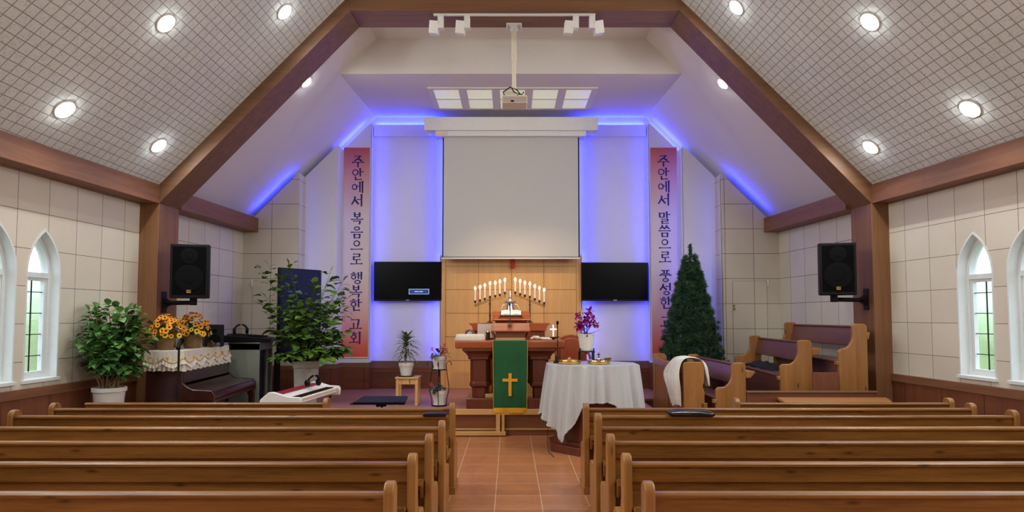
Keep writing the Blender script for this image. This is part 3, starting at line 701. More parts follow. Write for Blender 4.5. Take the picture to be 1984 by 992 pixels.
# projection screen
t = thing('projection_screen', 'large pulled-down projection screen with black side borders under a white box housing', 'projection screen', (0.015, 10.6, 2.59))
B(-1.465, 1.50, 10.60, 10.925, 4.77, 5.0).build('housing', M['white'], t, bevel=0.004)
hz = B(-1.27, 1.30, 10.62, 10.86, 4.675, 4.77).build('roller_case', M['white'], t, bevel=0.008)
B(-1.27, -1.06, 10.612, 10.622, 4.69, 4.755).build('end_cap', M['cream'], hz, bevel=0.002)
B(-1.155, 1.19, 10.70, 10.705, 2.60, 4.69).build('black_border', M['black'], t, smooth=False)
B(-1.135, 1.168, 10.694, 10.6995, 2.615, 4.69).build('screen_fabric', M['projscreen'], t, smooth=False)
B(-1.16, 1.195, 10.685, 10.715, 2.575, 2.603).build('bottom_bar', M['white'], t, bevel=0.004)
for x in (-1.36, 1.39):
    h = MB(); h.box(x - 0.06, x + 0.06, 10.62, 10.66, 4.735, 4.77); h.tube([(x, 10.64, 4.76), (x, 10.64, 4.70), (x + 0.04, 10.64, 4.67)], 0.006); h.build('side_hook', M['steel'], t)

# red cross on the maple wall (only its foot shows below the screen)
rc = MB(); rc.box(0.01, 0.08, 10.87, 10.93, 2.43, 4.5); rc.box(-0.5, 0.59, 10.875, 10.93, 3.75, 3.85); rc.box(0.015, 0.075, 10.92, YB - 0.001, 2.70, 4.4)
rc = rc.build('wall_cross', M['redcross'], bevel=0.006); tag(rc, 'red cross on the maple wall, only its foot showing below the screen', 'cross')

# TVs
def tv(name, label, px0, px1, py0, py1, y, yaw, msg=False):
    a = W(px0, py0, y); b = W(px1, py1, y); cx = (a.x + b.x) / 2; cz = (a.z + b.z) / 2; w = (b.x - a.x) / 2; h = (a.z - b.z) / 2
    t = thing(name, label, 'television', (cx, y, cz), 'wall televisions beside the screen'); X = place((cx, y, cz), yaw)
    mb = MB(); mb.X = X; mb.box(-w, w, 0, 0.045, -h, h); f = mb.build('tv_body', M['black'], t, bevel=0.004)
    mb = MB(); mb.X = X; mb.box(-w + 0.012, w - 0.012, -0.002, 0.001, -h + 0.028, h - 0.012); mb.build('tv_screen', M['screen'], t, smooth=False)
    mb = MB(); mb.X = X; mb.box(-0.03, 0.03, -0.004, 0.0, -h + 0.008, -h + 0.018); mb.build('maker_badge', M['steel'], f)
    mb = MB(); mb.X = X; mb.box(-0.18, 0.18, 0.045, max(0.06, YB - y - 0.005), -0.14, 0.14); mb.build('wall_bracket', M['iron'], t)
    if msg:
        mb = MB(); mb.X = X; u0, u1, v0, v1 = 0.02 + 0.0, 0.37, -0.225, -0.135
        mb.box(u0, u1, -0.004, -0.002, v0, v1); g = mb.build('message_box', M['msg_blue'], t, smooth=False)
        mb = MB(); mb.X = X; e = 0.006
        for q in ((u0, u1, v0, v0 + e), (u0, u1, v1 - e, v1), (u0, u0 + e, v0, v1), (u1 - e, u1, v0, v1)): mb.box(q[0], q[1], -0.006, -0.004, q[2], q[3])
        random.seed(3); x = u0 + 0.10
        for k in range(9):
            if k == 5: x += 0.010
            mb.box(x, x + 0.011, -0.006, -0.004, (v0 + v1) / 2 - 0.007, (v0 + v1) / 2 - 0.002); mb.box(x, x + 0.004, -0.006, -0.004, (v0 + v1) / 2 - 0.007, (v0 + v1) / 2 + 0.008); mb.box(x, x + 0.012, -0.006, -0.004, (v0 + v1) / 2 + 0.003, (v0 + v1) / 2 + 0.008)
            x += 0.015
        mb.build('message_text', M['msg_white'], g, smooth=False)
tv('wall_television', 'wall television left of the screen, black with a small blue message box', 724.5, 856, 507, 583, 10.93, radians(0), True)
tv('wall_television', 'wall television right of the screen, plain black and slightly turned', 1126, 1257.5, 508.5, 583, 10.86, radians(2.5))

# ------------------------------------------------------------------ banners with brush-like Korean lettering
JW = 0.115
def st(pts, w): return ('s', pts, w)
H, Vv = 0.085, 0.13
JAMO = {
 'ㅈ': [st([(.1, .12), (.86, .10)], H), st([(.74, .12), (.5, .5), (.04, .95)], .12), st([(.46, .46), (.96, .93)], .14)],
 'ㅅ': [st([(.5, .03), (.40, .42), (.02, .96)], .12), st([(.44, .38), (.97, .92)], .14)],
 'ㅆ': [st([(.27, .05), (.22, .4), (.0, .95)], .11), st([(.24, .4), (.5, .9)], .12), st([(.73, .05), (.68, .4), (.44, .95)], .11), st([(.7, .4), (.99, .9)], .12)],
 'ㅇ': [('o', (.5, .5), .44, .42)],
 'ㄴ': [st([(.14, .0), (.16, .86)], Vv), st([(.10, .88), (.95, .80)], H * 1.2)],
 'ㄱ': [st([(.03, .12), (.88, .10)], H), st([(.86, .06), (.84, .5), (.76, 1.0)], Vv)],
 'ㅂ': [st([(.14, .0), (.16, 1)], Vv), st([(.84, .0), (.84, 1)], Vv), st([(.14, .48), (.84, .48)], H), st([(.14, .95), (.84, .95)], H)],
 'ㅁ': [st([(.12, .0), (.15, 1)], Vv), st([(.12, .08), (.88, .06)], H), st([(.86, .03), (.84, 1)], Vv), st([(.14, .93), (.84, .93)], H)],
 'ㄹ': [st([(.08, .07), (.86, .05)], H), st([(.84, .03), (.82, .48)], Vv), st([(.12, .48), (.84, .46)], H), st([(.14, .46), (.14, .93)], Vv), st([(.10, .95), (.96, .90)], H)],
 'ㅎ': [st([(.36, .04), (.66, .07)], .12), st([(.06, .26), (.94, .24)], H), ('o', (.5, .68), .33, .30)],
 'ㅍ': [st([(.06, .1), (.92, .08)], H), st([(.33, .1), (.36, .9)], Vv), st([(.66, .1), (.63, .9)], Vv), st([(.03, .93), (.97, .91)], H)],
 'ㅏ': [st([(.3, -.02), (.34, 1)], Vv), st([(.34, .42), (.98, .40)], H * 1.1)],
 'ㅓ': [st([(.8, -.02), (.8, 1)], Vv), st([(.1, .42), (.8, .40)], H * 1.1)],
 'ㅐ': [st([(.28, .04), (.3, .92)], Vv * .9), st([(.82, -.02), (.82, 1)], Vv), st([(.3, .45), (.82, .45)], H)],
 'ㅔ': [st([(.46, .04), (.48, .92)], Vv * .9), st([(.86, -.02), (.86, 1)], Vv), st([(.04, .42), (.48, .42)], H)],
 'ㅗ': [st([(.5, .0), (.5, .75)], .1), st([(.0, .8), (1, .76)], H)],
 'ㅛ': [st([(.33, .0), (.35, .75)], .1), st([(.68, .0), (.66, .75)], .1), st([(.0, .8), (1, .76)], H)],
 'ㅜ': [st([(.0, .16), (1, .13)], H), st([(.5, .15), (.5, 1)], .12)],
 'ㅡ': [st([(.0, .5), (1, .46)], H)],
 'ㅣ': [st([(.5, -.02), (.5, 1)], Vv)],
}
SYL = {
 '주': [('ㅈ', .14, .0, .86, .5), ('ㅜ', .0, .5, 1, 1)], '안': [('ㅇ', .02, .05, .58, .62), ('ㅏ', .56, .0, 1.0, .68), ('ㄴ', .22, .70, .86, .98)],
 '에': [('ㅇ', .02, .2, .48, .75), ('ㅔ', .44, .0, .98, 1)], '서': [('ㅅ', .0, .15, .62, .88), ('ㅓ', .42, .0, .95, 1)],
 '복': [('ㅂ', .2, .0, .8, .36), ('ㅗ', .0, .36, 1, .62), ('ㄱ', .16, .68, .84, 1)], '음': [('ㅇ', .24, .0, .76, .36), ('ㅡ', .0, .42, 1, .58), ('ㅁ', .2, .66, .82, 1)],
 '으': [('ㅇ', .22, .08, .78, .64), ('ㅡ', .0, .76, 1, .92)], '로': [('ㄹ', .16, .05, .86, .58), ('ㅗ', .0, .58, 1, .98)],
 '행': [('ㅎ', .0, .02, .56, .60), ('ㅐ', .54, .0, 1, .62), ('ㅇ', .34, .64, .88, 1.0)], '한': [('ㅎ', .0, .02, .62, .64), ('ㅏ', .58, .0, 1.02, .68), ('ㄴ', .24, .70, .88, .98)],
 '교': [('ㄱ', .12, .08, .86, .62), ('ㅛ', .0, .42, 1, .98)], '회': [('ㅎ', .04, .02, .68, .58), ('ㅗ', .0, .60, .72, .92), ('ㅣ', .66, .0, 1.04, 1)],
 '말': [('ㅁ', .04, .08, .54, .48), ('ㅏ', .56, .0, 1.0, .54), ('ㄹ', .2, .60, .88, 1)], '씀': [('ㅆ', .1, .0, .9, .36), ('ㅡ', .0, .42, 1, .56), ('ㅁ', .2, .66, .82, 1)],
 '풍': [('ㅍ', .12, .0, .88, .34), ('ㅜ', .0, .38, 1, .64), ('ㅇ', .24, .66, .78, 1.0)], '성': [('ㅅ', .0, .05, .6, .6), ('ㅓ', .46, .0, .96, .62), ('ㅇ', .3, .64, .84, 1.0)],
}
def glyph(mb, ch, cx, cz, size, y):
    s = size
    def T(u, v): return (cx + (u - .5) * s, cz - (v - .5) * s)
    yy = y
    for (j, x0, y0, x1, y1) in SYL[ch]:
        for d in JAMO[j]:
            yy -= 0.00003
            if d[0] == 'o':
                _, (ox, oy), rx, ry = d; n = 28; o = []; i = []
                gx = x0 + ox * (x1 - x0); gy = y0 + oy * (y1 - y0); RX = rx * (x1 - x0); RY = ry * (y1 - y0); w = 0.1
                for k in range(n):
                    a = 2 * pi * k / n; ww = w * (1 + 0.25 * cos(a))
                    o.append(T(gx + (RX + w * .35) * cos(a), gy + (RY + w * .25) * sin(a))); i.append(T(gx + (RX - ww * .65) * cos(a), gy + (RY - w * .6) * sin(a)))
                A = [mb.v((p[0], yy, p[1])) for p in o]; Bq = [mb.v((p[0], yy, p[1])) for p in i]
                for k in range(n): mb.F.append([A[k], A[(k + 1) % n], Bq[(k + 1) % n], Bq[k]])
            else:
                _, pts, w = d
                P = [Vector((x0 + px * (x1 - x0), y0 + py * (y1 - y0))) for px, py in pts]
                # resample
                Q = []
                for k in range(len(P) - 1):
                    for q in range(6): Q.append(P[k].lerp(P[k + 1], q / 6))
                Q.append(P[-1]); n = len(Q); L = []; R = []
                for k, p in enumerate(Q):
                    t = k / (n - 1); dd = (Q[min(k + 1, n - 1)] - Q[max(k - 1, 0)]).normalized(); nn = Vector((-dd.y, dd.x))
                    horiz = abs(dd.x) > abs(dd.y) * 1.6
                    if horiz: f = 1.0 + 0.55 * max(0, 1 - t / .16) - 0.25 * sin(pi * t) + 0.5 * max(0, (t - .85) / .15)
                    else: f = 1.15 + 0.35 * max(0, 1 - t / .15) - 0.15 * t
                    h = max(w, 0.075) * f * .5
                    L.append(p + nn * h); R.append(p - nn * h)
                    if k == 0: L[0] -= dd * w * .25
                A = [mb.v((T(*q)[0], yy, T(*q)[1])) for q in L]; Bq = [mb.v((T(*q)[0], yy, T(*q)[1])) for q in R]
                for k in range(n - 1): mb.F.append([A[k], A[k + 1], Bq[k + 1], Bq[k]])
def banner(label, x0, x1, chars, pxs):
    y = 10.79; z0 = 0.905 if x0 < 0 else 0.92; z1 = 4.524
    t = thing('hanging_banner', label, 'banner', ((x0 + x1) / 2, y, z0), 'printed banners beside the stage wall')
    b = MB().box(x0, x1, y - 0.004, y, z0, z1)
    b = b.build('banner_print', M['banner'], t, smooth=False, uv=lambda c: ((c.x - x0) / (x1 - x0), (c.z - z0) / (z1 - z0)))
    mb = MB()
    n = len(chars)
    for (ch, py), px in zip(chars, pxs):
        p = W(px, py, y); mb = MB(); glyph(mb, ch, p.x, p.z, 0.205, y - 0.006); mb.build('letter', M['navy_ink'], b, smooth=False, recalc=False)
    B(x0, x1, y - 0.008, y + 0.004, z1 - 0.006, z1 + 0.012).build('hem_bar', M['cream'], t, bevel=0.002); B(x0, x1, y - 0.008, y + 0.004, z0 - 0.014, z0 + 0.004).build('hem_bar', M['cream'], t, bevel=0.002)
cl_ = [('주', 313), ('안', 338), ('에', 363), ('서', 388.5), ('복', 423.5), ('음', 450), ('으', 475), ('로', 502), ('행', 539), ('복', 565), ('한', 591), ('교', 628), ('회', 655)]
banner('tall printed banner left of the screen, red to white, dark blue Korean lettering', -2.872, -2.425, cl_, [693.8 - (q[1] - 313) * 5.0 / 342 for q in cl_])
cr_ = [('주', 312), ('안', 337), ('에', 362), ('서', 387), ('말', 422), ('씀', 447.5), ('으', 472.5), ('로', 498), ('풍', 535), ('성', 560.5), ('한', 587), ('교', 623), ('회', 649)]
banner('tall printed banner right of the screen, its foot hidden by the tree', 2.43, 2.885, cr_, [1285.3 + (q[1] - 312) * 6.0 / 337 for q in cr_])
# ------------------------------------------------------------------ pews
def end_profile(y0, depth, h, arm=0.52, tw=0.11, r=0.05, s=1):
    """side outline of a pew end: upright back edge at y0, rounded head, S-curve down to an arm, s=+1 seat towards +"""
    P = [(y0, 0.0), (y0, h - r)]
    for k in range(1, 6):
        a = pi - (pi / 2) * k / 5; P.append((y0 + s * (r + r * cos(a)), h - r + r * sin(a)))
    P.append((y0 + s * (tw - r * 0.9), h))
    for k in range(1, 6):
        a = pi / 2 - (pi / 2) * k / 5; P.append((y0 + s * (tw - r * 0.9 + r * 0.9 * cos(a)), h - r * 0.9 + r * 0.9 * sin(a)))
    zA = h * arm; xA = depth
    n = 10; xs = tw; zs = h - r * 0.9 - 0.02
    rr = min(zs - zA, 0.16)
    P.append((y0 + s * xs, zA + rr))
    for k in range(1, n + 1):
        a = (pi / 2) * k / n; P.append((y0 + s * (xs + rr * (1 - cos(a)) * 0.75), zA + rr - rr * sin(a)))
    P.append((y0 + s * (xA - 0.03), zA)); P.append((y0 + s * xA, zA - 0.03)); P.append((y0 + s * xA, 0.0))
    return P
def pew(label, x0, x1, yb, group, ends='LR', rail=0.765, eh=0.81, skew=0.0, depth=0.40, cut=0.0, shelf=True):
    """pew facing the stage: back plane at yb, seat towards +Y"""
    t = thing('church_pew', label, 'pew', ((x0 + x1) / 2, yb + depth / 2, 0), group)
    th = 0.05
    xl = x0 + (th if 'L' in ends else 0); xr = x1 - (th if 'R' in ends else 0)
    lean = 0.03
    b = MB(); b.hull([(xl, yb + 0.012, rail - 0.115), (xl, yb + 0.036, rail - 0.115), (xl, yb + 0.026, rail - 0.02), (xl, yb + 0.0, rail - 0.02)], [(xr, yb + 0.012, rail - 0.115), (xr, yb + 0.036, rail - 0.115), (xr, yb + 0.026, rail - 0.02), (xr, yb + 0.0, rail - 0.02)])
    b.build('backrest', M['pew'], t, bevel=0.003)
    mb = MB(); mb.prism([(yb - 0.012, rail - 0.024), (yb + 0.034, rail - 0.024), (yb + 0.04, rail - 0.012), (yb + 0.03, rail), (yb - 0.006, rail), (yb - 0.014, rail - 0.01)], 'X', xl, xr)
    mb.build('top_rail', M['pew'], t, bevel=0.002)
    B(xl, xr, yb + 0.035, yb + 0.05, 0.44, rail - 0.115).build('lower_back_board', M['pew'], t, bevel=0.003)
    sh = MB() if shelf else None
    if shelf: sh.box(xl + 0.002, xr - 0.002, yb - 0.075, yb + 0.034, 0.50, 0.515); sh.box(xl + 0.002, xr - 0.002, yb - 0.078, yb - 0.07, 0.49, 0.535); sh = sh.build('book_shelf', M['pew'], t, bevel=0.002)
    for xx in ((xl + 0.004, xr - 0.024) if shelf else ()): sb = MB(); sb.prism([(yb - 0.07, 0.50), (yb + 0.02, 0.50), (yb + 0.02, 0.40), (yb - 0.02, 0.40)], 'X', xx, xx + 0.02); sb.build('shelf_bracket', M['pewZ'], sh, bevel=0.002)
    B(xl, xr, yb + 0.03, yb + depth - 0.01, 0.405, 0.435).build('seat', M['pew'], t, bevel=0.006)
    B(xl, xr, yb + 0.08, yb + 0.10, 0.12, 0.405).build('seat_support', M['pew'], t)
    P = end_profile(yb - 0.022, depth, eh)
    for e in ends:
        a = x0 if e == 'L' else x1 - th
        mb = MB(); mb.prism(P, 'X', a, a + th); en = mb.build('end_panel', M['pewZ'], t, bevel=0.009, seg=3)
        B(a - 0.008, a + th + 0.008, yb - 0.03, yb + depth + 0.008, 0, 0.062).build('plinth', M['pewZ'], en, bevel=0.003)
    return t
def Y_(py, z=0.81): return Wz(988, py, z).y
rows = [  # back plane Y, left pew aisle x, far x, right pew aisle x, far x, names
 (Y_(782) + .02, W(881, 800, Y_(782)).x, -4.19, W(1131.5, 800, Y_(782)).x, 4.24, 'LR', 'LR', 0.81),
 (Wz(988, 805.5, 0.765).y, W(867.8, 800, Y_(796)).x, -4.22, W(1167, 800, Y_(796)).x, 4.28, 'L', 'R', 0.81),
 (Wz(988, 827.5, 0.765).y, W(861, 830, Y_(817.5)).x, -4.24, W(1154.7, 830, Y_(817.5)).x, 4.30, 'LR', 'LR', 0.81),
 (Wz(988, 855.5, 0.765).y, W(836.5, 880, Y_(844)).x, -4.28, W(1178.5, 880, Y_(844)).x, 4.34, 'LR', 'LR', 0.81),
 (Wz(988, 896, 0.765).y, W(804, 900, Y_(884)).x, -4.30, W(1210, 900, Y_(884)).x, 4.38, 'LR', 'LR', 0.81),
 (Wz(988, 954.5, 0.765).y, W(763, 960, Y_(937)).x, -4.34, W(1249.5, 960, Y_(937)).x, 4.42, 'LR', 'LR', 0.81)]
LN = ['second-row pew left of the aisle, both ends showing', 'third-row pew left of the aisle, its rail meeting the second-row end', 'fourth-row oak pew left of the aisle, with tall aisle end', 'fifth-row oak pew left of the aisle', 'sixth-row oak pew left of the aisle, one before the bottom-most', 'nearest pew left of the aisle, cut off by the bottom edge']
RN = ['second-row pew right of the aisle, end beside the white-draped table', 'third-row pew right of the aisle, carrying the black book case', 'fourth-row oak pew right of the aisle, its end rising above its rail', 'fifth-row oak pew right of the aisle', 'sixth-row oak pew right of the aisle, one before the bottom-most', 'nearest pew right of the aisle, cut off by the bottom edge']
PEWS = []
for k, (y, xa, xf, xb, xg, el, er, eh) in enumerate(rows):
    pew('honey oak ' + LN[k], xf, xa, y, 'pews left of the aisle', ends=el, depth=0.30 if k < 2 else 0.38)
    pew('honey oak ' + RN[k], xb, xg, y, 'pews right of the aisle', ends=er, depth=0.30 if k < 2 else 0.38, eh=(0.865 if k == 2 else eh))
y0 = Wz(988, 780.5, 0.765).y
pew('short front pew on the left, in front of the piano and keyboard', W(165, 782, y0).x, W(636, 780, y0).x, y0, 'short front pews', depth=0.30, ends='R', shelf=False)
pew('short front pew on the right, in front of the plain wooden desk', W(1423.5, 780, y0).x, W(1848, 780, y0).x, y0, 'short front pews', depth=0.30, ends='LR', shelf=False)
# books on the rails of the third-row pews
yb_ = rows[1][0]
def book(name, label, x0, x1, y, z, h, tilt=0.0, extra=False):
    t = thing(name, label, 'book', ((x0 + x1) / 2, y, z)); w = 0.045
    mb = MB(); mb.prism([(x0, z), (x1, z), (x1 - 0.012, z + h), (x0 + 0.012, z + h)], 'Y', y - w, y + w); mb.build('cover', M['leather'], t, bevel=0.006)
    B(x0 + 0.02, x1 - 0.004, y - w - 0.0025, y + w - 0.01, z + 0.006, z + h - 0.008).build('pages', M['leather' if not extra else 'paper'], t)
    if extra:
        B(x0 + 0.05, x0 + 0.40 * (x1 - x0) + x0 * 0.0, y - w - 0.004, y - w, z + 0.008, z + 0.02).build('zip_edge', M['brass_dark'], t) if False else None
book('hymn_book', 'black hymn book lying on the left pew rail near the aisle', W(819, 803, yb_).x, W(868, 803, yb_).x - 0.01, yb_ + 0.012, 0.7655, 0.026)
bx0, bx1 = W(1294, 804, yb_).x, W(1383, 804, yb_).x
t = thing('zipped_bible_case', 'black zipped leather book case lying on the right pew rail', 'book case', ((bx0 + bx1) / 2, yb_ + 0.012, 0.7655))
mb = MB(); mb.prism([(bx0 + .02, .7655), (bx1, .7655), (bx1, .79), (bx1 - .06, .812), (bx0 + .10, .815), (bx0, .80), (bx0, .78)], 'Y', yb_ - .04, yb_ + .075); mb.build('case', M['leather'], t, bevel=0.008, seg=3)
B(bx0 + .04, bx0 + .19, yb_ - .0425, yb_ - .035, .778, .789).build('page_block', M['brass_dark'], t, bevel=0.002)
mb = MB(); mb.tube([(bx0 + .02, yb_ - .043, .795), (bx0 + .1, yb_ - .045, .801), (bx1 - .12, yb_ - .044, .797), (bx1 - .02, yb_ - .04, .785)], 0.003, 6); mb.build('zip', M['steel'], t)

# ------------------------------------------------------------------ choir pews along the right wall
def choir(label, near, far, base, topz, depth, ledge=0.11, desk=False, board='choirY'):
    n = Vector(near); f = Vector(far); d = (f - n); L = d.length; rz = atan2(d.y, d.x) - pi / 2
    t = thing('choir_pew', label, 'pew', (n.x, n.y, base), 'choir pews by the right wall')
    X = place((n.x, n.y, base), rz); h = topz - base
    P = end_profile(0.0, depth, h, arm=0.66, tw=0.165, r=0.045, s=-1)
    def mk(): m = MB(); m.X = X; return m
    for yy in (0, L - 0.05):
        m = mk(); m.prism(P, 'Y', yy, yy + 0.05); m.build('end_panel', M['choirZ'], t, bevel=0.008, seg=3)
    m = mk(); m.prism([(-0.04, h - 0.05), (-0.005, h - 0.05), (-0.03, h - 0.27), (-0.09, h - 0.27), (-0.085, h - 0.2)], 'Y', 0.05, L - 0.05); m.build('backrest', M[board], t, bevel=0.012, seg=3)
    m = mk(); m.box(-0.05, 0.0, 0.05, L - 0.05, h - 0.05, h - 0.025); m.build('top_rail', M[board], t, bevel=0.008)
    m = mk(); m.box(-depth + 0.02, -0.03, 0.05, L - 0.05, h * 0.5 - 0.03, h * 0.5); m.build('seat', M[board], t, bevel=0.01)
    m = mk(); m.box(-depth + 0.045, -depth + 0.065, 0.05, L - 0.05, 0.06, h * 0.5 - 0.03); m.build('seat_front_board', M[board], t)
    m = mk(); m.box(0.0, ledge, 0.02, L - 0.02, h - 0.115, h - 0.10); m.prism([(0.0, h - 0.1), (ledge, h - 0.1), (ledge, h - 0.12), (ledge / 2, h - 0.18), (0.0, h - 0.18)], 'Y', 0.0, 0.03); m.build('book_ledge', M['choirZ'], t, bevel=0.004)
    m = mk(); m.box(-depth - 0.03, -depth + 0.02, 0.0, 0.06, h * 0.5 - 0.05, h * 0.5 - 0.008); m.build('seat_cleat', M['choirZ'], t, bevel=0.004)
    return t
choir('lowest choir pew, purple-tinted inside, end panel beside the white-draped front desk', (2.80, 7.52, 0), (2.75, 9.25, 0), 0.20, 1.05, 0.36)
choir('middle choir pew with knotty oak end panel, behind and above the lowest one', (3.64, 7.62, 0), (3.76, 9.5, 0), 0.455, 1.315, 0.38)
choir('topmost choir pew against the right pillar, highest of the three', (4.14, 7.32, 0), (4.20, 9.3, 0), 0.66, 1.515, 0.33, ledge=0.03)
t = thing('choir_riser', 'dark wooden tiered riser carrying the two upper choir pews', 'riser', (3.8, 8.7, 0.2))
B(2.95, 3.92, 7.6, 9.6, 0.2, 0.455).build('lower_step', M['dado'], t, bevel=0.004)
mb = MB(); mb.prism([(3.92, 7.2), (4.34, 7.2), (4.34, 9.6), (3.92, 9.6)], 'Z', 0.2, 0.66); mb.build('upper_step', M['dado'], t, bevel=0.004)
o = B(3.48, 3.775, 7.275, 7.31, 0.2, 0.955).build('filler_board', M['dado'], None, bevel=0.003); tag(o, 'plain dark wooden board filling the gap between the two upper choir pew ends', 'board')
# front desk with draped cloth
t = thing('choir_front_desk', 'oak choir front desk with square end boards, white clothing over its near end', 'desk', (2.2, 8.6, 0.2))
xa, ya = 2.09, 7.62; xb, yb2 = 2.13, 9.45
rz = atan2(yb2 - ya, xb - xa) - pi / 2; L = hypot(yb2 - ya, xb - xa); X = place((xa, ya, 0.2), rz)
def mk(): m = MB(); m.X = X; return m
m = mk(); m.prism([(0, 0), (0, .83), (.02, .85), (.22, .85), (.245, .82), (.245, .62), (.225, .56), (.245, .5), (.245, 0)], 'Y', 0, 0.05); m.build('end_panel', M['choirZ'], t, bevel=0.006)
m = mk(); m.prism([(0, 0), (0, .83), (.02, .85), (.17, .85), (.20, .80), (.20, .62), (.19, .56), (.20, .5), (.20, 0)], 'Y', L - .05, L); m.build('end_panel', M['choirZ'], t, bevel=0.006)
m = mk(); m.box(0.0, 0.045, 0.05, L - 0.05, 0.70, 0.80); m.build('top_rail', M['choirZ'], t, bevel=0.004)
m = mk(); m.box(0.02, 0.035, 0.05, L - 0.05, 0.05, 0.70); m.build('front_board', M['choirZ'], t)
m = mk(); [m.box(0.005, 0.022, a, a + 0.07, 0.05, 0.70) for a in (0.05, L / 2 - .03, L - .12)]; m.build('stile', M['choirZ'], t, bevel=0.003)
m = mk(); m.box(0.03, 0.22, 0.05, L - 0.05, 0.66, 0.68); m.build('desk_board', M['choirZ'], t)
m = mk(); m.box(0.20, 0.28, 0.0, 0.04, 0.30, 0.36); m.build('cleat', M['choirZ'], t, bevel=0.004)
# white clothing draped over the near end (tube-like drape over the rail)
def drape(label, name, path, wid, mat, fold=0.02, nf=5, cat='clothing', th=0.004, seed=1):
    """cloth ribbon following path points [(x,z)] , width along y range wid=(y0,y1)"""
    random.seed(seed); mb = MB(); n = len(path); m = 26; idx = []
    for i, (x, z, a, b) in enumerate(path):
        row = []
        for j in range(m + 1):
            v = j / m; y = a + (b - a) * v
            amp = fold * min(1, abs(i - n * 0.45) / (n * 0.3))
            row.append(mb.v((x + amp * sin(v * nf * 2 * pi + i * 0.5) + 0.006 * sin(9 * v + i), y, z + 0.012 * sin(v * 7 + i * .3) * (1 if 1 < i < n - 2 else 1.5))))
        idx.append(row)
    for i in range(n - 1):
        for j in range(m): mb.F.append([idx[i][j], idx[i][j + 1], idx[i + 1][j + 1], idx[i + 1][j]])
    o = mb.build(name, mat, recalc=True, ang=80)
    s = o.modifiers.new('thick', 'SOLIDIFY'); s.thickness = th; s.offset = 0
    ss = o.modifiers.new('sub', 'SUBSURF'); ss.levels = 1; ss.render_levels = 1
    return tag(o, label, cat)
yn = 7.70
path = [(2.04, 0.50, yn - .05, yn + .28), (2.03, 0.62, yn - .06, yn + .36), (2.02, .74, yn - .08, yn + .46), (2.01, .84, yn - .07, yn + .62), (2.03, .93, yn - .06, yn + .60), (2.06, 1.01, yn - .05, yn + .50), (2.10, 1.072, yn - .04, yn + .42), (2.16, 1.095, yn - .03, yn + .36), (2.26, 1.09, yn - .03, yn + .33), (2.35, 1.07, yn - .03, yn + .34), (2.385, 1.0, yn - .04, yn + .36), (2.39, .92, yn - .04, yn + .36), (2.40, .84, yn - .02, yn + .34), (2.40, .76, yn - .0, yn + .30)]
drape('white garment draped over the near end of the choir front desk', 'draped_garment', path, None, M['linen'], fold=0.032, nf=4, seed=4)

m = MB(); n_ = 26; idx = []
for i in range(n_):
    row = []
    for j in range(9):
        u = i / (n_ - 1); v = j / 8; yy = 8.35 + .95 * u; xx = 3.44 + .20 * v + .02 * sin(u * 17)
        edge = min(1, 6 * min(u, 1 - u), 5 * min(v, 1 - v)); row.append(m.v((xx, yy, .888 + edge * (.05 + .025 * sin(u * 21 + v * 5) + .015 * sin(u * 47 + 3 * v)))))
    idx.append(row)
for i in range(n_ - 1):
    for j in range(8): m.F.append([idx[i][j], idx[i][j + 1], idx[i + 1][j + 1], idx[i + 1][j]])
o = m.build('black_garment', M['purple_cloth'], ang=80); s_ = o.modifiers.new('t', 'SOLIDIFY'); s_.thickness = .004
tag(o, 'crumpled black cloth lying on the seat of the middle choir pew', 'clothing')
# low partition and desk
t = thing('low_partition', 'low dark wooden partition board between the choir pews and the desk', 'partition', (3.4, 7.11, 0))
B(2.66, 4.10, 7.10, 7.13, 0, 0.745).build('board', M['dadoX'], t, bevel=0.003); B(2.65, 4.11, 7.085, 7.145, 0.745, 0.765).build('cap', M['beamX'], t, bevel=0.004)
zt_ = 0.70; A1 = Wz(1520, 778.5, zt_); A2 = Wz(1729, 778.5, zt_); A3 = Wz(1676, 761, zt_); A4 = Wz(1477, 761, zt_)
t = thing('plain_desk', 'plain light brown desk top in front of the choir pews', 'desk', ((A1.x + A2.x) / 2, (A1.y + A3.y) / 2, 0))
ymx = 7.07
mb = MB(); mb.prism([(A1.x, A1.y), (A2.x, A2.y), (A3.x, min(A3.y, ymx)), (A4.x, min(A4.y, ymx))], 'Z', zt_ - 0.028, zt_); mb.build('desk_top', M['desk'], t, bevel=0.003)
for (xx, yy) in ((A1.x + .06, A1.y + .05), (A2.x - .06, A1.y + .05), (A3.x - .08, ymx - .05), (A4.x + .06, ymx - .05)): B(xx - .02, xx + .02, yy - .02, yy + .02, 0, zt_ - .028).build('leg', M['iron'], t)
B(A1.x + .05, A2.x - .1, ymx - .03, ymx - .015, .35, zt_ - .028).build('modesty_panel', M['dadoX'], t)

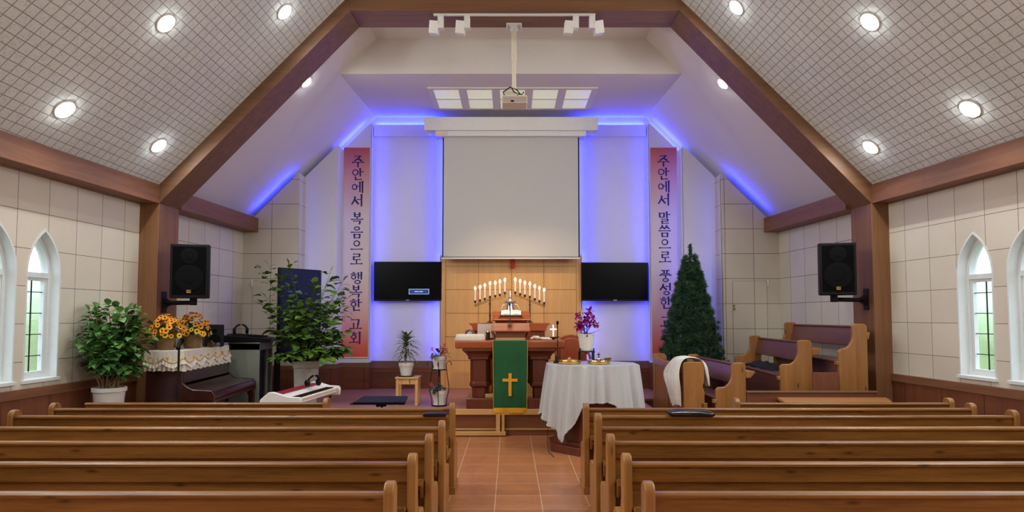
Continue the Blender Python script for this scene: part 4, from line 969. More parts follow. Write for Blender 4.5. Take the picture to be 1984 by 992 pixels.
# ------------------------------------------------------------------ altar
ya, yb3 = 8.535, 9.30
xL, xR = W(881.5, 665, ya).x, W(1095, 665, ya).x; zT = W(988, 659.5, ya).z; zb_ = W(988, 674, ya).z; cx = (xL + xR) / 2
zT = 1.27; zb_ = 1.165
t = thing('altar_table', 'red-brown altar table with two flared pedestals and a green cloth over its front', 'altar', (cx, (ya + yb3) / 2, SF))
B(xL, xR, ya, yb3, zb_, zT).build('altar_top', M['altarX'], t, bevel=0.022, seg=4)
for sg in (-1, 1):
    xo = W(903 if sg < 0 else 1073, 720, ya).x; x_in = W(950 if sg < 0 else 1024, 720, ya).x
    def octp(x0, x1, y0, y1, c): return [(x0 + c, y0), (x1 - c, y0), (x1, y0 + c), (x1, y1 - c), (x1 - c, y1), (x0 + c, y1), (x0, y1 - c), (x0, y0 + c)]
    def ring(x0, x1, y0, y1, c, z): return [(p[0], p[1], z) for p in octp(x0, x1, y0, y1, c)]
    a, b = (W(914, 0, 8.75).x, W(950, 0, 8.75).x) if sg < 0 else (W(1024, 0, 8.75).x, W(1060, 0, 8.75).x)
    a, b = min(a, b), max(a, b); c_ = (a + b) / 2; hw = (b - a) / 2 + 0.0
    mb = MB(); L0 = [(hw + .10, zb_, .02), (hw + .10, zb_ - .03, .02), (hw + .055, zb_ - .075, .04), (hw + .03, zb_ - .11, .05), (hw + .03, zb_ - .15, .05), (hw, zb_ - .155, .05), (hw, SF + .36, .05), (hw + .01, SF + .33, .05), (hw + .01, SF + .30, .05), (hw - .02, SF + .27, .05), (hw - .025, SF + .14, .05)]
    for (q, z, c), (q2, z2, c2) in zip(L0[:-1], L0[1:]):
        if abs(z - z2) < 1e-6: continue
        mb.hull(ring(c_ - q2, c_ + q2, ya + .22 - q2 * .9, yb3 - .22 + q2 * .9 - .0, c2, z2), ring(c_ - q, c_ + q, ya + .22 - q * .9, yb3 - .22 + q * .9, c, z))
    mb.build('pedestal', M['altar_dark'], t, bevel=0.003)
B(W(903, 780, ya).x, W(1073, 780, ya).x, ya + .01, yb3 - .02, SF, SF + .14).build('base_plinth', M['altar_dark'], t, bevel=0.008)
B(W(952, 0, ya).x, W(1024, 0, ya).x, yb3 - .14, yb3 - .11, SF + .14, zb_).build('back_panel', M['altar_dark'], t)
B(W(948, 0, ya).x - .05, W(1031, 0, ya).x, ya + .10, ya + .35, SF + .14, SF + .19).build('foot_shelf', M['nosing'], t, bevel=0.004)
bx = MB(); bx.prism([(W(1018, 0, ya).x, SF + .19), (W(1031, 0, ya).x, SF + .19), (W(1031, 0, ya).x, SF + .27), (W(1024, 0, ya).x, SF + .33), (W(1018, 0, ya).x, SF + .34)], 'Y', ya + .12, ya + .3); bx.build('side_bracket', M['nosing'], t)

# green parament hanging from the altar front
gx0, gx1 = W(954.5, 700, ya - .01).x, W(1022.5, 700, ya - .01).x
def hangcloth(x0, x1, z1, z0, y, amp=0.006, n=18, m=30, top=None):
    mb = MB(); idx = []
    pts = []
    if top: pts += [(y + top * (1 - k / 4), z1 + 0.004) for k in range(4)]
    pts += [(y - 0.006 - 0.004 * sin(k * .35), z1 - (z1 - z0) * k / m) for k in range(m + 1)]
    for i, (yy, z) in enumerate(pts):
        row = []; f = max(0, (z1 - z) / (z1 - z0))
        for j in range(n + 1):
            u = j / n; row.append(mb.v((x0 + (x1 - x0) * u + 0.010 * f * (1 - 2 * u), yy - amp * f * sin(u * 9 + z * 5) - 0.004 * f * sin(u * 21 + z * 9), z)))
        idx.append(row)
    for i in range(len(pts) - 1):
        for j in range(n): mb.F.append([idx[i][j], idx[i][j + 1], idx[i + 1][j + 1], idx[i + 1][j]])
    return mb
zc0 = W(988, 790.5, ya - .015).z
t = thing('altar_cloth', 'green satin cloth with a gold cross hanging down the altar front', 'altar cloth', ((gx0 + gx1) / 2, ya - .01, zc0))
o = hangcloth(gx0, gx1, zT + .002, zc0, ya - .004, top=0.12).build('cloth', M['green_cloth'], t, ang=80, recalc=False)
o = hangcloth(gx0 + .010, gx1 - .010, zc0 + .002, zc0 - .065, ya - .010, amp=0.008, m=4).build('gold_fringe', M['gold_cloth'], t, ang=80, recalc=False)
mb = MB()
for x in (gx0 + .002, gx1 - .002): mb.tube([(x, ya - .010, zT)] + [(x + (0.010 * k / 6) * (1 if x < cx else -1), ya - .014, zT - (zT - zc0) * k / 6) for k in range(1, 7)], 0.004, 6)
mb.build('gold_edge', M['gold_cloth'], o.parent)
mx = W(988.3, 745, ya - .02).x; z_a = W(988, 723, ya - .02).z; z_b = W(988, 767.5, ya - .02).z; zc1 = W(988, 736.5, ya - .02).z
mb = MB(); yy = ya - .031; mb.box(mx - .022, mx + .020, yy, yy + .004, z_b, z_a); mb.box(mx - .103, mx + .100, yy - .0006, yy + .004, zc1 - .020, zc1 + .020); mb.build('gold_cross', M['gold_cloth'], t, bevel=0.0015)

# sloped reading desk on the altar
yd = 8.78; x0, x1 = W(951, 640, yd).x, W(1027, 640, yd).x; z0 = zT; z1 = W(988, 640.5, yd).z; z2 = W(988, 634.5, yd + .3).z
t = thing('reading_desk', 'small sloped wooden reading desk on the altar above the green cloth', 'lectern', ((x0 + x1) / 2, yd + .15, zT + .001))
zz = zT + .001
B(x0 + .06, x1 - .06, yd + .05, yd + .34, zz, zz + .03).build('base', M['nosing'], t, bevel=0.003)
B(x0 + .065, x1 - .065, yd + .055, yd + .33, zz + .03, zz + .13).build('box', M['riser'], t)
mb = MB(); mb.hull([(x0 - .0, yd, z1 - .028 + .01), (x1, yd, z1 - .028 + .01), (x1, yd + .38, z1 + .075), (x0, yd + .38, z1 + .075)], [(x0, yd, z1), (x1, yd, z1), (x1, yd + .38, z1 + .10), (x0, yd + .38, z1 + .10)]); mb.build('sloped_top', M['altarX'], t, bevel=0.004)
mb = MB()
for q, u in ((x0, .05), (x1, -.05)): mb.hull([(q, yd + .01, z1 - .02), (q + u * .4, yd + .01, z1 - .02), (q + u * .4, yd + .36, z1 + .07), (q, yd + .36, z1 + .07)], [(q + u, yd + .05, zz), (q + u * 1.4, yd + .05, zz), (q + u * 1.4, yd + .33, zz), (q + u, yd + .33, zz)])
mb.build('side_panel', M['altar'], t, bevel=0.002)
# gooseneck microphone on the desk
xm = W(988, 600, yd + .2).x; zm0 = z1 + .075; zm1 = W(988, 607, yd + .25).z
t = thing('gooseneck_microphone', 'thin gooseneck microphone standing on the reading desk', 'microphone', (xm, yd + .22, zm0))
mb = MB(); mb.lathe([(.032, 0), (.03, .012), (.012, .02)], (xm, yd + .22, zm0 - .005), 16); mb.build('mic_base', M['brass_dark'], t)
mb = MB(); mb.tube([(xm, yd + .22, zm0), (xm + .005, yd + .22, zm0 + .1), (xm, yd + .2, zm0 + .2), (xm - .005, yd + .16, zm0 + .28)], .005, 8); mb.build('neck', M['brass_dark'], t)
mb = MB(); mb.ball((xm - .005, yd + .155, zm0 + .29), .014, 10, 1.4); mb.build('mic_head', M['black'], t)

# things lying on the altar
z = zT + .001
x0, x1 = W(883, 655, 8.85).x, W(940, 655, 8.85).x
t = thing('lace_covered_tray', 'flat box under white lace cloth at the left end of the altar', 'tray', ((x0 + x1) / 2, 8.85, z))
mb = MB(); n = 40
prof = [(1.0, 0), (1.02, .02), (.98, .05), (.96, .072), (.9, .078)]
rings = []
for f, h in prof:
    r_ = []
    for k in range(n):
        a = 2 * pi * k / n; ca = abs(cos(a)) ** .35 * (1 if cos(a) > 0 else -1); sa = abs(sin(a)) ** .35 * (1 if sin(a) > 0 else -1)
        w_ = 1 + (0.03 * sin(k * 2.4) if h < .06 else 0)
        r_.append(mb.v(((x0 + x1) / 2 + ca * (x1 - x0) / 2 * f * w_, 8.85 + sa * .12 * f * w_, z + h + (.004 * sin(k) if h > .04 else 0))))
    rings.append(r_)
for a, b in zip(rings[:-1], rings[1:]):
    for k in range(n): mb.F.append([a[k], a[(k + 1) % n], b[(k + 1) % n], b[k]])
mb.F.append(rings[-1]); mb.F.append(rings[0][::-1]); mb.build('lace_cover', M['lace'], t, ang=60)
B((x0 + x1) / 2 - .15, (x0 + x1) / 2 + .15, 8.77, 8.93, z, z + .06).build('tray_body', M['cream'], t)
x = W(945, 650, 8.98).x
t = thing('brass_jar', 'small brass jar beside the lace-covered box', 'jar', (x, 9.06, z))
mb = MB(); mb.lathe([(.045, 0), (.05, .015), (.03, .02), (.028, .08), (.032, .10), (.026, .104)], (x, 9.06, z), 20); mb.build('jar_body', M['brass_dark'], t); mb = MB(); mb.lathe([(.028, .104), (.02, .115), (.006, .118), (.006, .128), (1e-4, .13)], (x, 9.06, z), 20); mb.build('lid', M['gold'], t)
x = W(910, 646, 9.15).x
t = thing('glass_dome', 'small clear glass dome behind the lace-covered box', 'glass dome', (x, 9.15, z))
mb = MB(); mb.lathe([(.075, .012), (.077, .06), (.065, .11), (.04, .137), (1e-4, .145)], (x, 9.15, z), 24); mb.build('dome', M['clear'], t)
mb = MB(); mb.lathe([(.08, 0), (.08, .011), (.07, .0115)], (x, 9.15, z), 24); mb.build('dome_base', M['steel'], t)
mb = MB(); mb.lathe([(.02, .012), (.012, .03), (.03, .06), (.028, .09), (1e-4, .10)], (x, 9.15, z), 14); mb.build('ornament', M['white'], t)
x0, x1 = W(1030, 655, 8.9).x, W(1062, 655, 8.9).x
mb = MB(); random.seed(5)
for k in range(7):
    u = k / 6; mb.ball((x0 + (x1 - x0) * u, 8.88 + .03 * sin(k * 2.1), z + .02 + .012 * (k in (1, 2))), .028 + .008 * (k in (1, 2)), 10, .75)
for k in range(4): mb.tube([(x1 - .03 - k * .02, 8.86 - k * .01, z + .02), (x1 + .02 - k * .015, 8.83 - .01 * k, z + .014), (x1 + .05 - k * .02, 8.82, z + .011)], [.014, .012, .008], 8)
gl = mb.build('white_gloves', M['lace']); tag(gl, 'crumpled white gloves on the altar right of the reading desk', 'gloves')
# smoked lectern board
x0, x1 = W(925, 640, 9.2).x, W(972, 640, 9.2).x
t = thing('acrylic_book_stand', 'pale translucent board standing on the altar left of the reading desk', 'book stand', ((x0 + x1) / 2, 9.2, z))
mb = MB(); mb.hull([(x0, 9.18, z + .02), (x1, 9.18, z + .02), (x1, 9.185, z + .02), (x0, 9.185, z + .02)], [(x0 + .0, 9.26, z + .22), (x1 + .0, 9.26, z + .215), (x1, 9.265, z + .215), (x0, 9.265, z + .22)]); mb.build('board', M['smoked'], t)
B(x0 + .1, x1 - .1, 9.16, 9.28, z, z + .02).build('foot', M['brass_dark'], t)
# etched glass cross plaque on dish
x = W(1072, 640, 9.05).x; y = 9.05
t = thing('glass_cross_plaque', 'clear glass plaque with a white cross standing on a dark dish', 'plaque', (x, y, z))
mb = MB(); mb.lathe([(.03, 0), (.04, .006), (.11, .03), (.125, .036), (.11, .034), (1e-4, .016)], (x - .02, y, z), 26); mb.build('dish', M['brass_dark'], t)
B(x - .075, x + .055, y, y + .014, z + .03, z + .215).build('glass_block', M['clear'], t, bevel=0.003)
mb = MB(); mb.box(x - .010, x + .010, y - .003, y, z + .04, z + .21); mb.box(x - .05, x + .05, y - .0032, y, z + .135, z + .155); mb.build('white_cross', M['mark_white'], t)

# ------------------------------------------------------------------ rear pulpit with stepped top
yr = 9.75; x0, x1 = W(909, 626, yr).x, W(1065.5, 626, yr).x; zt3 = W(988, 626, yr).z
t = thing('rear_pulpit', 'wide cherry wood pulpit behind the altar with moulded top', 'pulpit', ((x0 + x1) / 2, yr + .3, SF))
mb = MB(); mb.prism([(x0, zt3), (x1, zt3), (x1, zt3 - .018), (x1 - .035, zt3 - .04), (x1 - .05, zt3 - .07), (x1 - .06, zt3 - .12), (x0 + .06, zt3 - .12), (x0 + .05, zt3 - .07), (x0 + .035, zt3 - .04), (x0, zt3 - .018)], 'Y', yr, yr + .6); mb.build('moulded_top', M['altarX'], t, bevel=0.004)
B(x0 + .075, x1 - .075, yr + .05, yr + .55, SF + .08, zt3 - .12).build('body', M['altar'], t, bevel=0.004)
B(x0 + .04, x1 - .04, yr + .02, yr + .58, SF, SF + .08).build('plinth', M['altar_dark'], t, bevel=0.006)
B(x0 + .14, x1 - .14, yr + .042, yr + .05, SF + .2, zt3 - .2).build('front_panel', M['altar_dark'], t, bevel=0.002)
xa, xb = W(953, 610, yr).x, W(1027.5, 610, yr).x; zq = zt3 + .001
t = thing('sloped_bible_desk', 'sloped cherry wood top desk on the rear pulpit holding an open book', 'lectern', ((xa + xb) / 2, yr + .25, zq))
B(xa + .05, xb - .05, yr + .04, yr + .4, zq, zq + .05).build('desk_box', M['altar_dark'], t, bevel=0.003)
mb = MB(); c_ = .03
mb.prism([(yr, zq + .035), (yr + .04, zq + .03), (yr + .42, zq + .16), (yr + .42, zq + .19), (yr + .02, zq + .062), (yr, zq + .055)], 'X', xa, xb); mb.build('sloped_top', M['altarX'], t, bevel=0.01, seg=3)
mb = MB(); mb.hull([(xa + .1, yr + .06, zq + .078), (xb - .1, yr + .06, zq + .078), (xb - .1, yr + .075, zq + .083), (xa + .1, yr + .075, zq + .083)], [(xa + .1, yr + .06, zq + .092), (xb - .1, yr + .06, zq + .092), (xb - .1, yr + .075, zq + .097), (xa + .1, yr + .075, zq + .097)]); mb.build('book_stop', M['altar_dark'], t)
# open bible
xc = (xa + xb) / 2; sl = atan2(.14, .42)
t = thing('open_bible', 'open bible with white pages lying on the sloped top desk', 'book', (xc, yr + .25, zq + .14))
X = place((xc, yr + .22, zq + .142), 0, sl)
m = MB(); m.X = X; m.box(-.17, .17, -.11, .11, 0, .008); m.build('cover', M['leather'], t)
for sg in (-1, 1):
    m = MB(); m.X = X; P = [(0, .008), (sg * .155, .008), (sg * .16, .02), (sg * .10, .036), (sg * .04, .034), (0, .018)]; m.prism(P, 'Y', -.10, .10); m.build('page_block', M['linen'], t, bevel=0.002)
# silver communion ewer behind it
x = W(988.5, 600, 10.28).x; y = 10.28; z = zq
t = thing('silver_ewer', 'tall silver lidded pitcher between the two candelabra', 'pitcher', (x, y, z))
mb = MB(); mb.lathe([(.055, 0), (.055, .015), (.045, .03), (.04, .06), (.075, .13), (.08, .2), (.055, .27), (.05, .31), (.1, .335), (.1, .345), (.04, .36), (.03, .39), (.015, .40)], (x, y, z), 28); mb.build('body', M['steel'], t)
mb = MB(); mb.lathe([(.014, .40), (.024, .42), (.016, .45), (.02, .50), (.008, .52), (1e-4, .53)], (x, y, z), 16); mb.build('lid_finial', M['steel'], t)
for sg in (-1, 1):
    mb = MB(); mb.tube([(x + sg * .07, y, z + .12), (x + sg * .13, y, z + .15), (x + sg * .15, y, z + .22), (x + sg * .11, y, z + .29), (x + sg * .055, y, z + .28)], .009, 8); mb.build('handle', M['steel'], t)

# candelabra -----------------------------------------------------------
def candelabrum(label, base_px, arm, cans):
    y = 10.28; b = W(base_px, 624.5, y); z0 = zt3 + .001
    t = thing('candelabrum', label, 'candelabrum', (b.x, y, z0), 'seven-light candelabra on the rear pulpit')
    P = [W(px, py, y) for px, py in arm]
    mid = min(P, key=lambda p: abs(p.x - b.x)) if False else None
    # height of arm above stand
    def armz(x):
        for p, q in zip(P[:-1], P[1:]):
            if min(p.x, q.x) <= x <= max(p.x, q.x): return p.z + (q.z - p.z) * (x - p.x) / (q.x - p.x)
        return P[0].z
    za = armz(b.x)
    mb = MB(); mb.lathe([(.055, 0), (.055, .008), (.035, .016), (.02, .03)], (b.x, y, z0), 24); mb.build('foot', M['brass_dark'], t)
    mb = MB(); mb.tube([(b.x, y, z0 + .02), (b.x, y, za)], .013, 12); mb.ball((b.x, y, za - .08), .02, 12); mb.ball((b.x, y, z0 + .12), .02, 12); mb.build('stem', M['brass_dark'], t)
    mb = MB(); 
    for dz in (0, -.022): mb.tube([p + Vector((0, 0, dz)) for p in P], .0055, 8)
    mb.tube([P[0], P[0] + Vector((0, 0, -.022))], .0055, 8); mb.tube([P[-1], P[-1] + Vector((0, 0, -.022))], .0055, 8)
    arm_o = mb.build('arm', M['brass_dark'], t)
    for k, (px, pc, pf) in enumerate(cans):
        c = W(px, pc, y); f = W(px, pf, y); x = c.x; a = armz(x)
        m = MB(); m.tube([(x, y, a), (x, y, c.z - .01)], .004, 6); m.lathe([(.008, -.02), (.018, -.012), (.02, .0), (.013, .006), (.02, .018), (.017, .022)], (x, y, c.z), 14); m.build('candle_cup', M['brass_dark'], t)
        m = MB(); zf = f.z - .055; m.lathe([(.0145, .02), (.0145, zf - c.z)], (x, y, c.z), 14); cd = m.build('candle', M['candle'], t)
        m = MB(); m.lathe([(.008, 0), (.0185, .012), (.0195, .022), (.013, .040), (.004, .054), (1e-4, .058)], (x, y, zf), 14); m.build('flame_bulb', M['flame'], cd)
    area('candle_glow', (b.x, y - .05, P[0].z + .25), .5, 1.2, (1, .75, .5), look=(0, 0.5, -1), parent=t) if False else None
    return t
s = 6.2
def q(x, y): return (860 + x / s, 520 + y / s)
candelabrum('left brass candelabrum, seven lit candles rising towards the middle', 949.3, [q(373, 440), q(500, 392), q(545, 368), q(615, 362), q(735, 328)],
            [(q(x, 0)[0], 520 + c / s, 520 + f / s) for x, c, f in ((376, 402, 215), (434, 388, 200), (492, 370, 180), (554, 346, 156), (617, 335, 150), (673, 320, 133), (733, 298, 115))])
candelabrum('right brass candelabrum, seven lit candles falling away from the middle', 1026.6, [q(858, 316), q(915, 335), q(1035, 375), q(1120, 410), q(1212, 445)],
            [(q(x, 0)[0], 520 + c / s, 520 + f / s) for x, c, f in ((858, 293, 110), (915, 312, 128), (973, 330, 150), (1033, 346, 160), (1092, 373, 190), (1148, 397, 213), (1205, 420, 235))])

# ------------------------------------------------------------------ arched wooden chairs behind the altar
def archchair(label, px, y, w, top_py, white=False):
    c = W(px, 660, y); zt = W(px, top_py, y).z; t = thing('pulpit_chair', label, 'chair', (c.x, y, SF)); x = c.x
    P = [(x - w, SF + .5), (x + w, SF + .5)] + [(x + w * cos(pi * k / 14), zt - w * .75 + w * .75 * sin(pi * k / 14)) for k in range(15)]
    m = MB(); m.prism(P, 'Y', y, y + .05); m.build('backrest', M['altar'], t, bevel=0.008)
    Pi = [(x - w * .7, SF + .55), (x + w * .7, SF + .55)] + [(x + w * .7 * cos(pi * k / 14), zt - w * .8 + w * .6 * sin(pi * k / 14)) for k in range(15)]
    m = MB(); m.prism(Pi, 'Y', y - .02, y); m.build('back_pad', M['altar'], t, bevel=0.01)
    B(x - w, x + w, y - .42, y, SF + .42, SF + .48).build('seat', M['altarX'], t, bevel=0.012)
    for sx in (-1, 1):
        for yy in (y - .4, y - .02): B(x + sx * (w - .03) - .022, x + sx * (w - .03) + .022, yy, yy + .044, SF, SF + .42).build('leg', M['altar'], t)
        m = MB(); m.tube([(x + sx * w, y, SF + .7), (x + sx * w, y - .25, SF + .7), (x + sx * w, y - .38, SF + .66), (x + sx * w, y - .4, SF + .48)], .02, 10); m.build('armrest', M['altar'], t)
archchair('arched cherry wood chair right of the altar, behind the orchid', 1106, 9.55, .24, 648)

# ------------------------------------------------------------------ octagonal table under the white cloth
tcx, tcy = 1.005, 7.78; zt4 = 1.02
def oct8(rx, ry, f=0.42): return [(rx, -ry * f), (rx, ry * f), (rx * f, ry), (-rx * f, ry), (-rx, ry * f), (-rx, -ry * f), (-rx * f, -ry), (rx * f, -ry)]
t = thing('communion_table', 'dark octagonal pedestal table hidden under the white satin cloth', 'table', (tcx, tcy, 0))
m = MB(); m.prism([(tcx + a, tcy + b) for a, b in oct8(.535, .42)], 'Z', zt4 - .04, zt4 - .003); m.build('table_top', M['altar_dark'], t, bevel=0.004)
m = MB(); m.prism([(tcx + a, tcy + b) for a, b in oct8(.42, .40)], 'Z', .13, zt4 - .04); m.build('pedestal', M['altar_dark'], t, bevel=0.004)
m = MB(); m.prism([(tcx + a, tcy + b) for a, b in oct8(.52, .50)], 'Z', 0, .09); m.build('base_step', M['altar_dark'], t, bevel=0.005)
m = MB(); m.prism([(tcx + a, tcy + b) for a, b in oct8(.46, .45)], 'Z', .09, .135); m.build('upper_step', M['altar_dark'], t, bevel=0.005)
# cloth: octagon top, skirt whose hem follows the corners of the square cloth
def table_cloth():
    n = 240; mb = MB(); O = [Vector(p) for p in oct8(.545, .435)]; per = []
    # sample perimeter
    E = [(O[k], O[(k + 1) % 8]) for k in range(8)]; tot = sum((b - a).length for a, b in E)
    for k in range(n):
        s_ = tot * k / n
        for a, b in E:
            L = (b - a).length
            if s_ <= L: per.append(a.lerp(b, s_ / L)); break
            s_ -= L
    def drop(a):   # hem drop by direction angle (deg), a=-90 is towards the camera
        keys = [(-180, .55), (-165, .62), (-150, .69), (-136, .86), (-122, .66), (-109, .44), (-102, .40), (-75, .39), (-66, .42), (-52, .66), (-40, .80), (-25, .62), (0, .45), (45, .7), (90, .45), (135, .75), (180, .55)]
        for (a0, d0), (a1, d1) in zip(keys[:-1], keys[1:]):
            if a0 <= a <= a1: 
                u = (a - a0) / (a1 - a0); return d0 + (d1 - d0) * u
        return .3
    rows = 16; R = []
    topring = []
    ang = [math.degrees(atan2(p.y, p.x)) for p in per]
    for k, p in enumerate(per): topring.append(mb.v((tcx + p.x * .98, tcy + p.y * .98, zt4 + .003)))
    R.append(topring); folds = []
    for k, p in enumerate(per):
        a = radians(ang[k]); folds.append(0.5 * abs(sin(a * 6.5 + 1.0)) ** .6 + 0.35 * sin(a * 29) * sin(a * 3) + 0.35 * sin(a * 17 + 2) - .3)
    for r_ in range(rows + 1):
        ring = []
        f = r_ / rows
        for k, p in enumerate(per):
            d = drop(ang[k]); o = p.normalized(); amp = 0.085 * f ** .7 * (0.3 + d)
            corner = max(0, d - .35)
            out = 0.004 + f * (0.03 + 0.09 * corner) + amp * folds[k]
            q_ = p + o * out
            ring.append(mb.v((tcx + q_.x, tcy + q_.y, zt4 + .001 - (0.0 if r_ == 0 else 0.012) - d * f)))
        R.append(ring)
    for a, b in zip(R[:-1], R[1:]):
        for k in range(n): mb.F.append([a[k], a[(k + 1) % n], b[(k + 1) % n], b[k]])
    mb.F.append(R[0])
    tt = thing('table_cloth', 'white satin cloth with hanging corner draped over the octagonal table', 'tablecloth', (tcx, tcy, zt4))
    o = mb.build('cloth', M['satin'], tt, ang=70)
    fr = MB(); last = R[-1]
    for k in range(n):
        if per[k].y > .2: continue
        p = mb.V[last[k]]; pn = mb.V[last[(k + 1) % n]]
        for u in (0, .33, .66):
            c = p.lerp(pn, u); fr.ball(c + Vector((0, -.002, -.004 - .004 * ((k * 3 + int(u * 3)) % 2))), .0075, 6, 1.5)
    fr.build('bobble_trim', M['satin'], tt)
table_cloth()
# trays on the table
def tray(label, px0, px1, py, y, double=False):
    a = W(px0, py, y).x; b = W(px1, py, y).x; r = (b - a) / 2; x = (a + b) / 2; z = zt4 + .005
    t = thing('communion_tray', label, 'tray', (x, y, z), 'brass trays on the white table')
    m = MB(); m.lathe([(r * .86, 0), (r * .96, .006), (r * .97, .022), (r * .9, .024), (r * .88, .030)], (x, y, z), 44); m.build('tray_body', M['gold'], t)
    m = MB(); m.lathe([(r * .88, .030), (r * 1.0, .036), (r * .98, .046), (r * .5, .052), (r * .2, .058), (1e-4, .058)], (x, y, z), 44); m.build('lid', M['gold'], t)
    m = MB(); m.lathe([(.02, .057), (.016, .068), (.024, .074), (1e-4, .082)], (x, y, z), 16); m.build('knob', M['gold'], t)
    if double:
        m = MB(); m.box(x - .006, x + .006, y - .006, y + .006, z + .08, z + .135); m.box(x - .022, x + .022, y - .006, y + .006, z + .104, z + .116); m.build('cross_finial', M['brass_dark'], t, bevel=0.003)
        m = MB(); m.tube([(x + r * .5, y + .05, z + .052), (x + r * 1.1, y + .05, z + .060)], .012, 8, flat=.4); m.build('rim_handle', M['brass_dark'], t)
tray('smaller brass tray on the white table, beside the black microphone', 1081, 1126, 702, 7.72)
tray('larger lidded brass tray with a small cross on the white table', 1137, 1183, 700, 7.70, True)
x = W(1083, 700, 7.78).x; y = 7.86; z = zt4 + .005; x = W(1080.5, 700, y).x; zt5 = W(1081, 624, y).z
t = thing('table_microphone', 'black gooseneck microphone on a cone base at the left edge of the white table', 'microphone', (x, y, z))
m = MB(); m.lathe([(.055, 0), (.055, .012), (.03, .03), (.016, .06), (.008, .09)], (x, y, z), 24); m.build('mic_base', M['black'], t)
m = MB(); m.tube([(x, y, z + .08), (x, y, zt5 - .03)], .006, 8); m.build('neck', M['black'], t)
m = MB(); m.ball((x, y, zt5 - .01), .016, 12, 1.6); m.build('mic_head', M['grille'], t)
# floor cable
m = MB(); m.tube([(.50, 7.72, .5), (.46, 7.66, .3), (.44, 7.5, .12), (.45, 7.38, .03), (.50, 7.24, .006)], .004, 6); o = m.build('microphone_cable', M['black']); tag(o, 'thin black cable hanging from the white table to the floor', 'cable')
# ------------------------------------------------------------------ wall speakers
def speaker(label, sg, cx, cy, cz, w, h, yaw, plate_x, plate_y):
    t = thing('wall_speaker', label, 'loudspeaker', (cx, cy, cz), 'loudspeakers on the arch pillars'); X = place((cx, cy, cz), yaw, radians(1.0))
    def mk(): m = MB(); m.X = X; return m
    hw, hh, d = w / 2, h / 2, .34
    m = mk(); m.prism([(-hw, 0), (hw, 0), (hw, .1), (hw * .62, d), (-hw * .62, d), (-hw, .1)], 'Z', -hh, hh); cab = m.build('cabinet', M['black'], t, bevel=0.01, seg=3)
    m = mk(); m.box(-hw + .028, hw - .028, -.004, .002, -hh + .04, hh - .03); g = m.build('grille', M['grille'], t, bevel=0.002)
    for (zc, r) in ((hh * .55, .095), (-hh * .25, .155)):
        m = MB(); m.X = X @ Matrix.Translation((0, -.004, zc)) @ Matrix.Rotation(pi / 2, 4, 'X'); m.lathe([(r, 0), (r, .003), (r * .93, .005), (r * .4, .0015), (r * .38, .006), (1e-4, .008)], n=36); m.build('driver_ring', M['cone'], g)
    m = mk(); m.box(-.025, .025, -.009, -.004, -hh + .062, -hh + .10); b = m.build('gold_badge', M['gold'], g, bevel=0.002)
    m = mk(); [m.box(-.018 + .009 * k, -.012 + .009 * k, -.0105, -.009, -hh + .077, -hh + .090) for k in range(5)]; m.build('badge_mark', M['black'], b)
    m = MB(); zb = cz - hh - .05
    m.box(cx - .03, cx + .03, cy + .08, cy + .15, zb - .03, cz - hh + .01); m.build('pole_socket', M['black'], t, bevel=0.006)
    px, py = plate_x, plate_y
    m = MB(); m.tube([(cx, cy + .115, zb), (px - sg * .02, py, zb)], .026, 12); m.box(min(px - sg * .07, px), max(px - sg * .07, px), py - .03, py + .03, zb - .04, zb + .04); m.build('arm', M['black'], t)
    m = MB(); m.box(min(px - sg * .018, px), max(px - sg * .018, px), py - .05, py + .05, zb - .12, zb + .14); m.box(min(px - sg * .05, px), max(px - sg * .05, px), py - .02, py + .02, zb - .06, zb + .06); m.build('wall_plate', M['iron'], t, bevel=0.003)
    m = MB(); m.box(min(px - sg * .06, px), max(px, px - sg * .06), py - .03, py + .03, zb + .18, zb + .56); m.build('cable_cover', M['iron'], t, bevel=0.006) if False else None
ysp = 7.42
a = W(335, 474, ysp); b = W(405, 577, ysp)
speaker('black loudspeaker on a wall arm, on the left arch pillar above the sunflowers', -1, (a.x + b.x) / 2 - .02, ysp, (a.z + b.z) / 2, .42, .64, radians(14), PLi, 7.72)
a = W(1591, 471, ysp); b = W(1657, 571, ysp)
speaker('black loudspeaker on a wall arm, on the right arch pillar above the choir pews', 1, (a.x + b.x) / 2, ysp, (a.z + b.z) / 2, .40, .62, radians(-14), PRi, 7.72)

# ------------------------------------------------------------------ piano
rz = radians(4.5); X = place((-3.76, 7.27, 0), rz)   # local: +y along length, front face at x=0, body to -x
def mk(): m = MB(); m.X = X; return m
L = 1.5; D = .40; HP = 1.2
t = thing('upright_piano', 'dark mahogany upright piano along the left wall under a lace runner', 'piano', (-3.8, 8.0, 0))
m = mk(); m.box(-D, 0, 0, .035, 0, HP - .03); m.build('side_panel', M['piano'], t, bevel=0.004)
m = mk(); m.box(-D, 0, L - .035, L, 0, HP - .03); m.build('side_panel', M['piano'], t, bevel=0.004)
m = mk(); m.box(-D, -D + .02, .035, L - .035, 0.05, HP - .03); m.build('back_board', M['piano'], t)
m = mk(); m.box(-D - .0, .015, -.012, L + .012, HP - .03, HP); m.build('lid', M['piano'], t, bevel=0.006)
m = mk(); m.prism([(-.02, .83), (.0, .83), (-.03, HP - .03), (-.05, HP - .03)], 'Y', .035, L - .035); m.build('music_panel', M['piano'], t)
m = mk(); m.box(-.04, -.015, .035, L - .035, .06, .60); m.build('lower_panel', M['piano'], t)
m = mk(); m.box(-.02, .35, .0, L, .60, .64); m.build('key_bed', M['piano'], t, bevel=0.005)
